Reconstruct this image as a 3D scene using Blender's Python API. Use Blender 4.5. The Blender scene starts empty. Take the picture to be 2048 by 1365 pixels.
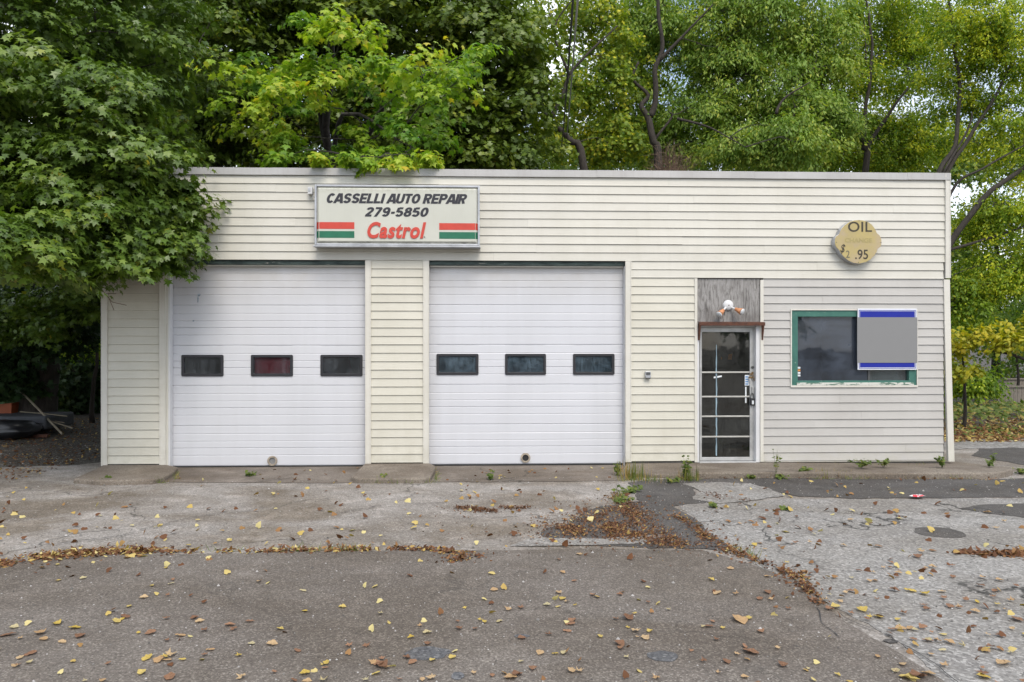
import bpy, bmesh, math, random
import numpy as np
from mathutils import Vector, noise as mnoise
R = math.radians
random.seed(7); rng = np.random.default_rng(7)
SC = bpy.context.scene
COL = SC.collection

# ------------------------------------------------------------ camera, world, sun, exposure
FPX, DCAM, HCAM, HOR = 1500.0, 11.9, 1.968, 686.0      # focal length in photo pixels, distance to facade, eye height, horizon row
YAW = math.atan(FPX * 2.3e-5)
cam_d = bpy.data.cameras.new('camera'); cam = bpy.data.objects.new('camera', cam_d); COL.objects.link(cam)
cam.location = (0, -DCAM, HCAM); cam.rotation_euler = (R(90), 0, -YAW)
cam_d.lens = 36 * FPX / 2048; cam_d.sensor_width = 36; cam_d.shift_y = (HOR - 682.5) / 2048
cam_d.clip_end = 2000; cam_d.clip_start = .05
SC.camera = cam
SUN_EL, SUN_AZ = 52, 166        # azimuth clockwise from north (+Y): the sun stands behind the camera, a little to the right
w = bpy.data.worlds.new('World'); SC.world = w; w.use_nodes = True
wt = w.node_tree; wt.nodes.clear()
wo = wt.nodes.new('ShaderNodeOutputWorld'); bg = wt.nodes.new('ShaderNodeBackground')
sky = wt.nodes.new('ShaderNodeTexSky'); sky.sky_type = 'NISHITA'; sky.sun_disc = False
sky.sun_elevation = R(SUN_EL); sky.sun_rotation = R(SUN_AZ); sky.air_density = 1.0; sky.dust_density = 1.6; sky.ozone_density = 1.2
tc = wt.nodes.new('ShaderNodeTexCoord'); cn = wt.nodes.new('ShaderNodeTexNoise'); cn.inputs['Scale'].default_value = 3.2; cn.inputs['Detail'].default_value = 7
cr = wt.nodes.new('ShaderNodeValToRGB'); cr.color_ramp.elements[0].position = .34; cr.color_ramp.elements[1].position = .60
mx = wt.nodes.new('ShaderNodeMix'); mx.data_type = 'RGBA'; mx.inputs['B'].default_value = (8.2, 8.5, 9.0, 1)
mfac = wt.nodes.new('ShaderNodeMath'); mfac.operation = 'MULTIPLY'; mfac.inputs[1].default_value = .9
wt.links.new(tc.outputs['Generated'], cn.inputs['Vector']); wt.links.new(cn.outputs['Fac'], cr.inputs['Fac'])
wt.links.new(cr.outputs['Color'], mfac.inputs[0]); wt.links.new(mfac.outputs[0], mx.inputs['Factor'])
wt.links.new(sky.outputs[0], mx.inputs['A']); wt.links.new(mx.outputs['Result'], bg.inputs['Color'])
bg.inputs['Strength'].default_value = .12; wt.links.new(bg.outputs[0], wo.inputs[0])
sd = bpy.data.lights.new('sun', 'SUN'); so = bpy.data.objects.new('sun', sd); COL.objects.link(so)
sd.energy = 1.35; sd.angle = R(28); sd.color = (1, .93, .82)
sdir = Vector((math.sin(R(SUN_AZ)) * math.cos(R(SUN_EL)), math.cos(R(SUN_AZ)) * math.cos(R(SUN_EL)), math.sin(R(SUN_EL))))
so.rotation_euler = sdir.to_track_quat('Z', 'Y').to_euler(); so.location = sdir * 40
vs = SC.view_settings; vs.view_transform = 'Standard'; vs.look = 'None'; vs.gamma = 1; vs.use_curve_mapping = False
vs.exposure = 0.90
SC.render.engine = 'CYCLES'

# ------------------------------------------------------------ helpers
CY, SY = math.cos(YAW), math.sin(YAW)
def _dir(px, py):
    a, b = (px - 1024) / FPX, (HOR - py) / FPX
    return (a * CY + SY, -a * SY + CY, b)
def W(px, py, Y=0.0):
    d = _dir(px, py); t = (Y + DCAM) / d[1]
    return Vector((d[0] * t, Y, HCAM + d[2] * t))
def WX(px, Y=0.0): return W(px, HOR, Y).x
def WZ(py, px=1024, Y=0.0): return W(px, py, Y).z
def G(px, py, z=0.0):
    d = _dir(px, py); t = (z - HCAM) / d[2]
    return Vector((d[0] * t, -DCAM + d[1] * t, z))

def tag(o, label=None, cat=None, group=None, kind=None):
    if label: o['label'] = label
    if cat: o['category'] = cat
    if group: o['group'] = group
    if kind: o['kind'] = kind
    return o
def empty(name, loc=(0, 0, 0)):
    o = bpy.data.objects.new(name, None); COL.objects.link(o); o.location = loc; o.empty_display_size = .2
    return o
ORG = {}
def link(name, me, parent=None, loc=None):
    o = bpy.data.objects.new(name, me); COL.objects.link(o)
    if parent is not None: o.parent = parent
    if loc is not None: o.location = loc
    return o
class MB:
    """collects solids given in world metres"""
    def __init__(s): s.v = []; s.f = []; s.smooth = False
    def box(s, x0, x1, y0, y1, z0, z1):
        n = len(s.v)
        s.v += [(x0,y0,z0),(x1,y0,z0),(x1,y1,z0),(x0,y1,z0),(x0,y0,z1),(x1,y0,z1),(x1,y1,z1),(x0,y1,z1)]
        s.f += [tuple(n+i for i in q) for q in ((0,3,2,1),(4,5,6,7),(0,1,5,4),(1,2,6,5),(2,3,7,6),(3,0,4,7))]
        return s
    def prism_x(s, prof, x0, x1):
        """profile of (y,z) points, counter-clockwise seen from +x, run along x"""
        n = len(s.v); k = len(prof)
        s.v += [(x0, y, z) for y, z in prof] + [(x1, y, z) for y, z in prof]
        s.f += [tuple(n + i for i in range(k))[::-1], tuple(n + k + i for i in range(k))]
        s.f += [(n+i, n+(i+1)%k, n+k+(i+1)%k, n+k+i) for i in range(k)]
        return s
    def prism_y(s, prof, y0, y1):
        """profile of (x,z) points, counter-clockwise seen from -y, run from y0 (front) to y1 (back)"""
        n = len(s.v); k = len(prof)
        s.v += [(x, y0, z) for x, z in prof] + [(x, y1, z) for x, z in prof]
        s.f += [tuple(n + i for i in range(k)), tuple(n + k + i for i in range(k))[::-1]]
        s.f += [(n+(i+1)%k, n+i, n+k+i, n+k+(i+1)%k) for i in range(k)]
        return s
    def prism_z(s, prof, z0, z1):
        n = len(s.v); k = len(prof)
        s.v += [(x, y, z0) for x, y in prof] + [(x, y, z1) for x, y in prof]
        s.f += [tuple(n + i for i in range(k))[::-1], tuple(n + k + i for i in range(k))]
        s.f += [(n+i, n+(i+1)%k, n+k+(i+1)%k, n+k+i) for i in range(k)]
        return s
    def tube(s, pts, rad, n=6):
        pts = [Vector(p) for p in pts]; m = len(pts)
        if not hasattr(rad, '__len__'): rad = [rad] * m
        base = len(s.v); prev = None
        for i, p in enumerate(pts):
            t = (pts[min(i+1, m-1)] - pts[max(i-1, 0)])
            t = t.normalized() if t.length > 1e-9 else Vector((0, 0, 1))
            if prev is None: u = t.orthogonal().normalized()
            else:
                u = prev - t * prev.dot(t); u = u.normalized() if u.length > 1e-6 else t.orthogonal().normalized()
            prev = u; vv = t.cross(u)
            for k in range(n):
                a = 2 * math.pi * k / n
                s.v.append(tuple(p + (u * math.cos(a) + vv * math.sin(a)) * rad[i]))
        for i in range(m - 1):
            for k in range(n):
                a = base + i*n + k; b = base + i*n + (k+1) % n
                s.f.append((a, b, b + n, a + n))
        s.f.append(tuple(base + k for k in range(n))[::-1]); s.f.append(tuple(base + (m-1)*n + k for k in range(n)))
        return s
    def mesh(s, name, mat, origin=(0, 0, 0), smooth=False):
        me = bpy.data.meshes.new(name)
        me.from_pydata([(x-origin[0], y-origin[1], z-origin[2]) for x, y, z in s.v], [], s.f)
        if mat: me.materials.append(mat)
        if smooth: me.shade_smooth()
        me.update(); return me
    def build(s, name, mat, parent=None, bevel=0, smooth=False, root=(0, 0, 0), seg=2):
        """vertices are world coordinates; parent sits at `root` with no rotation"""
        v = np.array(s.v); c = (v.min(0) + v.max(0)) / 2
        me = s.mesh(name, mat, c, smooth)
        pl = Vector((0, 0, 0))
        p = parent
        while p is not None: pl += Vector(p.location); p = p.parent
        o = link(name, me, parent, Vector(c) - pl)
        if bevel:
            b = o.modifiers.new('bevel', 'BEVEL'); b.width = bevel; b.segments = seg; b.limit_method = 'ANGLE'; b.angle_limit = R(40)
        return o

# ---- materials
class NT:
    def __init__(s, name):
        s.m = bpy.data.materials.new(name); s.m.use_nodes = True; s.t = s.m.node_tree; s.t.nodes.clear()
        s.out = s.t.nodes.new('ShaderNodeOutputMaterial')
        s.geo = s.t.nodes.new('ShaderNodeNewGeometry'); s.pos = s.geo.outputs['Position']
    def n(s, typ, **kw):
        x = s.t.nodes.new(typ)
        for k, v in kw.items(): setattr(x, k, v)
        return x
    def l(s, a, b): s.t.links.new(a, b)
    def val(s, inp, v):
        if isinstance(v, bpy.types.NodeSocket): s.l(v, inp)
        elif isinstance(v, (tuple, list)) and len(v) == 3 and inp.type == 'RGBA': inp.default_value = (*v, 1)
        else: inp.default_value = v
    def scaled(s, sx, sy, sz, vec=None):
        x = s.n('ShaderNodeMapping'); x.inputs['Scale'].default_value = (sx, sy, sz); s.l(vec or s.pos, x.inputs['Vector']); return x.outputs[0]
    def noise(s, scale, detail=4, rough=.55, vec=None, dist=0):
        x = s.n('ShaderNodeTexNoise'); x.inputs['Scale'].default_value = scale; x.inputs['Detail'].default_value = detail
        x.inputs['Roughness'].default_value = rough; x.inputs['Distortion'].default_value = dist
        s.l(vec or s.pos, x.inputs['Vector']); return x.outputs['Fac']
    def voro(s, scale, feature='F1', vec=None, out='Distance'):
        x = s.n('ShaderNodeTexVoronoi', feature=feature); x.inputs['Scale'].default_value = scale
        s.l(vec or s.pos, x.inputs['Vector']); return x.outputs[out]
    def ramp(s, fac, stops, interp='LINEAR'):
        x = s.n('ShaderNodeValToRGB'); r = x.color_ramp; r.interpolation = interp
        while len(r.elements) < len(stops): r.elements.new(.5)
        for e, (p, c) in zip(r.elements, stops):
            e.position = p; e.color = (c, c, c, 1) if not hasattr(c, '__len__') else (*c, 1)
        s.l(fac, x.inputs['Fac']); return x.outputs['Color']
    def mix(s, fac, a, b, mode='MIX'):
        x = s.n('ShaderNodeMix', data_type='RGBA', blend_type=mode)
        s.val(x.inputs['Factor'], fac); s.val(x.inputs['A'], a); s.val(x.inputs['B'], b); return x.outputs['Result']
    def math(s, op, a, b=0.0):
        x = s.n('ShaderNodeMath', operation=op); s.val(x.inputs[0], a); s.val(x.inputs[1], b); return x.outputs[0]
    def bump(s, h, strength=.3, dist=.01):
        x = s.n('ShaderNodeBump'); x.inputs['Strength'].default_value = strength; x.inputs['Distance'].default_value = dist
        s.l(h, x.inputs['Height']); return x.outputs[0]
    def bsdf(s, col, rough=.6, metal=0, normal=None, spec=None):
        b = s.n('ShaderNodeBsdfPrincipled'); s.val(b.inputs['Base Color'], col); s.val(b.inputs['Roughness'], rough)
        b.inputs['Metallic'].default_value = metal
        if spec is not None: b.inputs['Specular IOR Level'].default_value = spec
        if normal: s.l(normal, b.inputs['Normal'])
        s.l(b.outputs[0], s.out.inputs['Surface']); return b
def simple(name, col, rough=.6, metal=0, var=.12, scale=8, bump=.1, bscale=60):
    t = NT(name); n = t.noise(scale, 5)
    c = t.mix(t.ramp(n, [(.3, 0), (.7, 1)]), tuple(x * (1 - var) for x in col), tuple(min(1, x * (1 + var)) for x in col))
    t.bsdf(c, rough, metal, t.bump(t.noise(bscale, 3), bump, .003)); return t.m

def siding_mat(name, base, dirt):
    t = NT(name)
    oi = t.n('ShaderNodeObjectInfo').outputs['Random']
    c = t.mix(t.ramp(oi, [(0, 0), (1, 1)]), tuple(x * .955 for x in base), tuple(min(1, x * 1.03) for x in base))
    blot = t.noise(1.1, 5, .6)
    c = t.mix(t.math('MULTIPLY', t.ramp(blot, [(.42, 0), (.75, 1)]), .35), c, dirt)
    streak = t.noise(1.6, 4, .6, t.scaled(5, 1, .4))
    c = t.mix(t.math('MULTIPLY', t.ramp(streak, [(.5, 0), (.85, 1)]), .16), c, dirt)
    fine = t.noise(5.0, 3, .6, t.scaled(1, 1, 14))
    c = t.mix(t.math('MULTIPLY', t.ramp(fine, [(.35, 0), (.75, 1)]), .10), c, dirt)
    sp = t.ramp(t.voro(22, vec=t.scaled(1, 1, 2)), [(.03, 1), (.06, 0)])
    low = t.n('ShaderNodeSeparateXYZ'); t.l(t.pos, low.inputs[0])
    lowm = t.ramp(low.outputs['Z'], [(.05, 1), (.3, 0)])
    spm = t.math('MULTIPLY', t.math('MULTIPLY', sp, lowm), t.ramp(t.noise(2.5, 2), [(.5, 0), (.56, 1)]))
    c = t.mix(spm, c, (.03, .035, .03))
    splash = t.math('MULTIPLY', t.ramp(low.outputs['Z'], [(.04, .5), (.5, 0)]), t.ramp(t.noise(6, 4), [(.35, 0), (.7, 1)]))
    c = t.mix(splash, c, (.38, .36, .28))
    t.bsdf(c, .48, 0, t.bump(t.noise(14, 3, .5, t.scaled(.3, 1, 4)), .25, .004)); return t.m
M = {}
M['cream'] = siding_mat('cream_vinyl', (.56, .54, .48), (.38, .36, .285))
M['creampier'] = siding_mat('aged_cream_vinyl', (.56, .538, .462), (.39, .365, .285))
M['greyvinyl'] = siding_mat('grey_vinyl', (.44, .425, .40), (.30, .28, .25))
M['trim'] = siding_mat('cream_trim', (.60, .58, .525), (.42, .39, .31))
M['white'] = simple('white_paint', (.58, .58, .585), .5, var=.06, scale=3)
M['gutter'] = None
t = NT('coping_metal')
c = t.mix(t.ramp(t.noise(1.3, 5), [(.35, 0), (.7, 1)]), (.40, .392, .38), (.325, .315, .305))
c = t.mix(t.math('MULTIPLY', t.ramp(t.noise(3, 4, vec=t.scaled(8, 1, .6)), [(.5, 0), (.75, 1)]), .35), c, (.30, .28, .26))
t.bsdf(c, .45, .15, t.bump(t.noise(2.5, 2), .3, .01)); M['coping'] = t.m

# white sectional garage door paint: dust, browner towards the top, stains near the bottom
t = NT('garage_door_paint')
c = t.mix(t.ramp(t.noise(.9, 4), [(.3, 0), (.7, 1)]), (.575, .58, .61), (.545, .55, .575))
c = t.mix(t.math('MULTIPLY', t.ramp(t.noise(1.2, 4, vec=t.scaled(4, 1, .3)), [(.45, 0), (.85, 1)]), .14), c, (.36, .36, .355))
sx = t.n('ShaderNodeSeparateXYZ'); t.l(t.pos, sx.inputs[0])
c = t.mix(t.math('MULTIPLY', t.ramp(sx.outputs['Z'], [(.70, 0), (1, 1)]), 0), c, (.4, .36, .3))
topm = t.n('ShaderNodeMapRange'); t.l(sx.outputs['Z'], topm.inputs[0]); topm.inputs[1].default_value = 2.55; topm.inputs[2].default_value = 3.25
c = t.mix(t.math('MULTIPLY', t.math('MULTIPLY', topm.outputs[0], t.noise(3.5, 5)), .85), c, (.38, .35, .30))
sp = t.ramp(t.voro(26), [(.05, 1), (.09, 0)])
bm_ = t.n('ShaderNodeMapRange'); t.l(sx.outputs['Z'], bm_.inputs[0]); bm_.inputs[1].default_value = .28; bm_.inputs[2].default_value = .08
c = t.mix(t.math('MULTIPLY', t.math('MULTIPLY', sp, bm_.outputs[0]), t.ramp(t.noise(1.6, 2), [(.54, 0), (.6, 1)])), c, (.06, .06, .06))
t.bsdf(c, .42, 0, t.bump(t.noise(30, 3), .08, .003)); M['gdoor'] = t.m

M['rubber'] = simple('black_rubber', (.02, .02, .021), .6, var=.2)
M['winframe'] = simple('black_window_frame', (.018, .018, .022), .45, var=.2)
M['alu'] = simple('dull_aluminium', (.44, .44, .435), .42, .35, var=.18, scale=6)
M['alubar'] = simple('aluminium_bar', (.44, .43, .40), .4, .2, var=.15, scale=12)
t = NT('green_paint')
c = t.mix(t.ramp(t.noise(5, 6, .65), [(.35, 0), (.65, 1)]), (.028, .115, .09), (.045, .155, .12))
c = t.mix(t.ramp(t.noise(16, 6, .7, t.scaled(1, 1, 2.2)), [(.64, 0), (.70, 1)]), c, (.30, .33, .29))
t.bsdf(c, .6, 0, t.bump(t.noise(35, 4), .3, .004)); M['green'] = t.m
t = NT('peeling_green_header')
c = t.mix(t.ramp(t.noise(7, 6, .7, t.scaled(.5, 1, 3)), [(.4, 0), (.6, 1)]), (.012, .025, .023), (.05, .075, .068))
c = t.mix(t.ramp(t.noise(11, 6, .7, t.scaled(.5, 1, 3)), [(.62, 0), (.68, 1)]), c, (.45, .42, .36))
t.bsdf(c, .7, 0, t.bump(t.noise(20, 4), .5, .01)); M['header'] = t.m
t = NT('flaked_white_sill')
c = t.mix(t.ramp(t.noise(14, 6, .7, t.scaled(.6, 1, 2)), [(.5, 0), (.55, 1)]), (.55, .55, .50), (.09, .16, .12))
t.bsdf(c, .7); M['sill'] = t.m
t = NT('weathered_plywood')
g = t.noise(9, 7, .7, t.scaled(3.2, 1, .38), dist=1.6)
c = t.ramp(g, [(.30, (.05, .046, .043)), (.46, (.20, .19, .18)), (.58, (.31, .30, .29)), (.75, (.12, .11, .105))])
c = t.mix(t.math('MULTIPLY', t.ramp(t.noise(2.3, 3), [(.5, 0), (.8, 1)]), .6), c, (.06, .05, .045))
t.bsdf(c, .85, 0, t.bump(g, .5, .006)); M['ply'] = t.m
t = NT('rusty_steel')
c = t.mix(t.ramp(t.noise(18, 6, .7), [(.35, 0), (.7, 1)]), (.05, .020, .014), (.13, .05, .026))
t.bsdf(c, .85, 0, t.bump(t.noise(50, 5), .5, .004)); M['rust'] = t.m

def glass(name, tint, dirt, dirt_haze_amt, refl=1.45, dscale=3, streaks=True):  # on blue and office panes the dirt colour also holds painted haze
    t = NT(name)
    tr = t.n('ShaderNodeBsdfTransparent'); tr.inputs[0].default_value = (*tint, 1)
    gl = t.n('ShaderNodeBsdfGlossy'); gl.inputs['Roughness'].default_value = .03; gl.inputs['Color'].default_value = (1, 1, 1, 1)
    t.l(t.bump(t.noise(2.2, 2), .12, .02), gl.inputs['Normal'])
    fr = t.n('ShaderNodeFresnel'); fr.inputs['IOR'].default_value = refl
    m1 = t.n('ShaderNodeMixShader'); t.l(fr.outputs[0], m1.inputs[0]); t.l(tr.outputs[0], m1.inputs[1]); t.l(gl.outputs[0], m1.inputs[2])
    df = t.n('ShaderNodeBsdfDiffuse'); df.inputs['Color'].default_value = (*dirt, 1)
    d1 = t.ramp(t.noise(dscale, 6, .65), [(.35, .15), (.75, 1)])
    d2 = t.ramp(t.noise(dscale * 2, 5, .6, t.scaled(5, 1, .5)), [(.4, .4), (.75, 1)])
    if not streaks: d2 = t.ramp(t.noise(dscale * 5, 4, .6, t.scaled(.6, 1, 2)), [(.3, .55), (.8, 1)])
    m2 = t.n('ShaderNodeMixShader'); t.l(t.math('MULTIPLY', t.math('MULTIPLY', d1, d2), dirt_haze_amt), m2.inputs[0])
    t.l(m1.outputs[0], m2.inputs[1]); t.l(df.outputs[0], m2.inputs[2]); t.l(m2.outputs[0], t.out.inputs['Surface']); return t.m
M['glass'] = glass('window_glass', (.75, .8, .8), (.35, .38, .42), .22, 1.5, 2.5)
M['glassblue'] = glass('grime_and_reflection_glass', (.6, .7, .75), (.24, .33, .40), .55, 1.5, 4)  # bluish reflection is painted into the grime colour
M['glassdoor'] = glass('door_glass', (.6, .62, .62), (.16, .165, .15), .25, 1.6, 3)
M['interior'] = simple('interior_wall', (.10, .10, .10), .9)
M['intfloor'] = simple('interior_floor', (.07, .065, .06), .9)
M['curtain'] = simple('grey_blind', (.30, .30, .28), .8)
M['carred'] = simple('dark_red_car_paint', (.50, .012, .03), .4, var=.05)
M['carblack'] = simple('dark_blue_car_paint', (.018, .022, .035), .22, var=.05)
M['chrome'] = simple('chrome', (.6, .6, .6), .2, 1, var=.05)

def asphalt(name, dark, light, speck, stain, sp_scale=85, sp_thr=.30, big=.5, ridge=.5, crack=0, drt=.5, chipmix=.6, macro=.5):
    t = NT(name)
    n1 = t.noise(big, 6, .6)
    c = t.mix(t.ramp(n1, [(.36, 0), (.64, 1)]), dark, light)
    n2 = t.noise(3.2, 6, .7, dist=.6)
    c = t.mix(t.math('MULTIPLY', t.ramp(n2, [(.52, 0), (.72, 1)]), drt), c, stain)
    # light and dark chips of aggregate
    vc = t.n('ShaderNodeTexVoronoi'); vc.inputs['Scale'].default_value = sp_scale; t.l(t.pos, vc.inputs['Vector'])
    sep = t.n('ShaderNodeSeparateColor'); t.l(vc.outputs['Color'], sep.inputs[0])
    chip = t.ramp(sep.outputs[0], [(1 - sp_thr, 0), (1 - sp_thr * .45, 1)])
    c = t.mix(t.math('MULTIPLY', chip, chipmix), c, speck)
    dk = t.ramp(sep.outputs[1], [(.62, 0), (.95, 1)])
    c = t.mix(t.math('MULTIPLY', dk, .62), c, tuple(x * .42 for x in dark))
    n3 = t.noise(38, 4, .7)
    c = t.mix(t.ramp(n3, [(.30, .5), (.70, 0)]), c, tuple(x * .5 for x in dark))
    if crack:
        wv = t.n('ShaderNodeVectorMath', operation='ADD')
        nz = t.n('ShaderNodeTexNoise'); nz.inputs['Scale'].default_value = 1.7; nz.inputs['Detail'].default_value = 5; t.l(t.pos, nz.inputs['Vector'])
        sc = t.n('ShaderNodeVectorMath', operation='SCALE'); t.l(nz.outputs['Color'], sc.inputs[0]); sc.inputs['Scale'].default_value = 1.1
        t.l(t.pos, wv.inputs[0]); t.l(sc.outputs[0], wv.inputs[1])
        e = t.voro(.42, 'DISTANCE_TO_EDGE', wv.outputs[0])
        cm = t.ramp(e, [(.0025, 1), (.009, 0)])
        msk = t.ramp(t.noise(.6, 3), [(.46, 0), (.56, 1)])
        c = t.mix(t.math('MULTIPLY', t.math('MULTIPLY', cm, msk), crack), c, (.02, .02, .018))
    m1 = t.noise(.85, 6, .62, t.scaled(.6, 1, 1), dist=.5); m2 = t.noise(2.7, 5, .65, dist=.4)
    c = t.mix(t.math('MULTIPLY', t.ramp(m1, [(.42, 0), (.60, 1)]), macro), c, t.mix(1.0, c, (.62, .57, .50), 'MULTIPLY'))
    c = t.mix(t.math('MULTIPLY', t.ramp(m2, [(.50, 0), (.66, 1)]), macro), c, t.mix(1.0, c, (1.35, 1.35, 1.36), 'MULTIPLY'))
    h = t.math('ADD', t.math('MULTIPLY', sep.outputs[0], .6), t.noise(55, 5, .7))
    t.bsdf(c, .85, 0, t.bump(h, ridge, .012), spec=.3); return t.m
M['lot_old'] = asphalt('weathered_grey_asphalt', (0.236, 0.213, 0.189), (0.366, 0.342, 0.318), (0.542, 0.506, 0.472), (0.189, 0.157, 0.127), 75, .35, .55, .5, .7, .85, .5, 1.0)
M['lot_pale'] = asphalt('pale_speckled_asphalt', (0.233, 0.221, 0.208), (0.293, 0.282, 0.264), (0.448, 0.433, 0.409), (0.190, 0.167, 0.144), 52, .45, .5, .7, .9, .4, .8, .5)
M['lot_dark'] = asphalt('dark_brown_asphalt', (0.137, 0.117, 0.101), (0.160, 0.139, 0.120), (0.331, 0.299, 0.259), (0.185, 0.164, 0.144), 95, .34, .45, .45, .3, .5, .62, .6)
M['lot_strip'] = asphalt('dark_strip_asphalt', (0.076, 0.070, 0.066), (0.107, 0.101, 0.096), (0.236, 0.217, 0.200), (0.141, 0.124, 0.109), 100, .2, .8, .5, .5, .6, .5, .5)
M['patch'] = asphalt('repair_patch', (.085, .088, .095), (.14, .142, .15), (.28, .28, .28), (.14, .14, .145), 60, .25, 1.5, .6, 0)
M['concrete'] = asphalt('stained_concrete', (0.159, 0.133, 0.110), (0.246, 0.212, 0.180), (0.307, 0.276, 0.237), (0.113, 0.092, 0.074), 100, .15, .9, .25, .5, .7, .4, .8)
M['kerbconc'] = asphalt('kerb_concrete', (0.175, 0.143, 0.114), (0.266, 0.232, 0.190), (0.338, 0.305, 0.266), (0.113, 0.094, 0.076), 80, .12, 1.3, .25, .2, .55)
M['soil'] = asphalt('soil_and_gravel', (.045, .037, .028), (.085, .075, .06), (.30, .29, .27), (.045, .036, .027), 38, .25, .7, .9, 0)
M['gravel'] = asphalt('pale_gravel', (.22, .21, .20), (.36, .35, .335), (.5, .5, .48), (.14, .12, .10), 26, .4, .7, 1, 0)
M['block'] = simple('foundation_block', (.085, .078, .07), .9, var=.4, scale=6, bump=.5)
M['darkgap'] = simple('dark_timber', (.02, .03, .026), .8)

def leaf_mat(name, stops, rough=.45, trans=.35, spec=.35, shift=0):
    t = NT(name)
    at = t.n('ShaderNodeAttribute', attribute_name='v')
    c = t.ramp(at.outputs['Fac'], stops)
    b = t.n('ShaderNodeBsdfPrincipled'); t.l(c, b.inputs['Base Color']); b.inputs['Roughness'].default_value = rough; b.inputs['Specular IOR Level'].default_value = spec
    tr = t.n('ShaderNodeBsdfTranslucent')
    c2 = t.mix(1.0, c, (1.25, 1.35, .5), 'MULTIPLY'); t.l(c2, tr.inputs[0])
    m = t.n('ShaderNodeMixShader'); m.inputs[0].default_value = trans
    t.l(b.outputs[0], m.inputs[1]); t.l(tr.outputs[0], m.inputs[2]); t.l(m.outputs[0], t.out.inputs['Surface']); return t.m
M['leaf_maple'] = leaf_mat('maple_leaf_green', [(0, (0.055, 0.103, 0.015)), (.45, (0.104, 0.173, 0.024)), (.8, (0.186, 0.253, 0.034)), (1, (0.485, 0.374, 0.040))], .38, .28, .5)
M['leaf_mapledark'] = leaf_mat('dark_maple_leaf', [(0, (0.056, 0.100, 0.013)), (.6, (0.120, 0.175, 0.018)), (.9, (0.263, 0.296, 0.024)), (1, (0.523, 0.374, 0.031))], .42, .28, .4)
M['leaf_lime'] = leaf_mat('lime_maple_leaf', [(0, (0.065, 0.166, 0.021)), (.4, (0.187, 0.319, 0.028)), (.8, (0.375, 0.470, 0.041)), (1, (0.516, 0.409, 0.041))], .45, .42)
M['leaf_olive'] = leaf_mat('olive_leaf', [(0, (0.091, 0.164, 0.019)), (.5, (0.220, 0.306, 0.035)), (.85, (0.441, 0.439, 0.035)), (1, (0.600, 0.546, 0.035))], .5, .4)
M['leaf_mid'] = leaf_mat('mid_green_leaf', [(0, (0.108, 0.195, 0.033)), (.5, (0.232, 0.343, 0.066)), (.9, (0.435, 0.455, 0.077)), (1, (0.552, 0.570, 0.063))], .5, .4)
M['leaf_yell'] = leaf_mat('yellowing_leaf', [(0, (0.092, 0.176, 0.019)), (.5, (0.250, 0.351, 0.026)), (.8, (0.527, 0.537, 0.034)), (1, (0.600, 0.600, 0.034))], .5, .42)
M['leaf_gold'] = leaf_mat('golden_leaf', [(0, (0.180, 0.220, 0.020)), (.5, (0.380, 0.360, 0.020)), (1, (0.550, 0.440, 0.030))], .5, .4)
M['leaf_far'] = leaf_mat('far_leaf', [(0, (0.065, 0.119, 0.021)), (.6, (0.150, 0.227, 0.037)), (1, (0.359, 0.359, 0.045))], .6, .35)
M['weed'] = leaf_mat('weed_green', [(0, (0.056, 0.091, 0.016)), (.6, (0.134, 0.182, 0.032)), (1, (0.392, 0.251, 0.080))], .5, .35)
M['dryleaf'] = leaf_mat('fallen_leaf_litter', [(0, (.045, .022, .012)), (.45, (.14, .062, .030)), (.75, (.26, .14, .06)), (.9, (.45, .33, .10)), (1, (.55, .47, .22))], .7, .15, .2)
M['leaf_shade'] = leaf_mat('shade_toned_leaf', [(0, (.012, .032, .008)), (.6, (.026, .058, .014)), (1, (.07, .10, .02))], .6, .25)  # leaves coloured darker to stand for shade under the maple
def bark(name, a, b):
    t = NT(name); n = t.noise(7, 7, .7, t.scaled(2.2, 2.2, .5), dist=.8)
    t.bsdf(t.ramp(n, [(.3, a), (.65, b)]), .9, 0, t.bump(n, .8, .03)); return t.m
M['bark'] = bark('dark_bark', (0.014, 0.011, 0.009), (0.050, 0.040, 0.032))
M['barkgrey'] = bark('grey_bark', (.017, .014, .012), (.055, .046, .038))

# ------------------------------------------------------------ THE SETTING: ground sheets
def world_poly(pts, z=0): return [(G(x, y).x, G(x, y).y) for x, y in pts]
def jag(poly, amp, step=.07, seed=0.0):
    out = []
    n = len(poly)
    for i in range(n):
        a, b = Vector(poly[i]), Vector(poly[(i+1) % n]); L = (b - a).length
        k = max(1, min(400, int(L / step))); d = (b - a)
        nn = Vector((-d.y, d.x)).normalized() if d.length > 0 else Vector((0, 0))
        for j in range(k):
            p = a + d * (j / k)
            if abs(p.x) < 22 and p.y > -13 and p.y < 14:
                q = [mnoise.noise(Vector((p.x * 1.3, p.y * 1.3, sd))) * amp * 1.8 + mnoise.noise(Vector((p.x * 6, p.y * 6, sd))) * amp * .6
                     + mnoise.noise(Vector((p.x * 21, p.y * 21, sd))) * min(amp, .05) * .4 for sd in (seed, seed + 20)]
                p = p + Vector(q)
            out.append((p.x, p.y))
    return out
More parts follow.
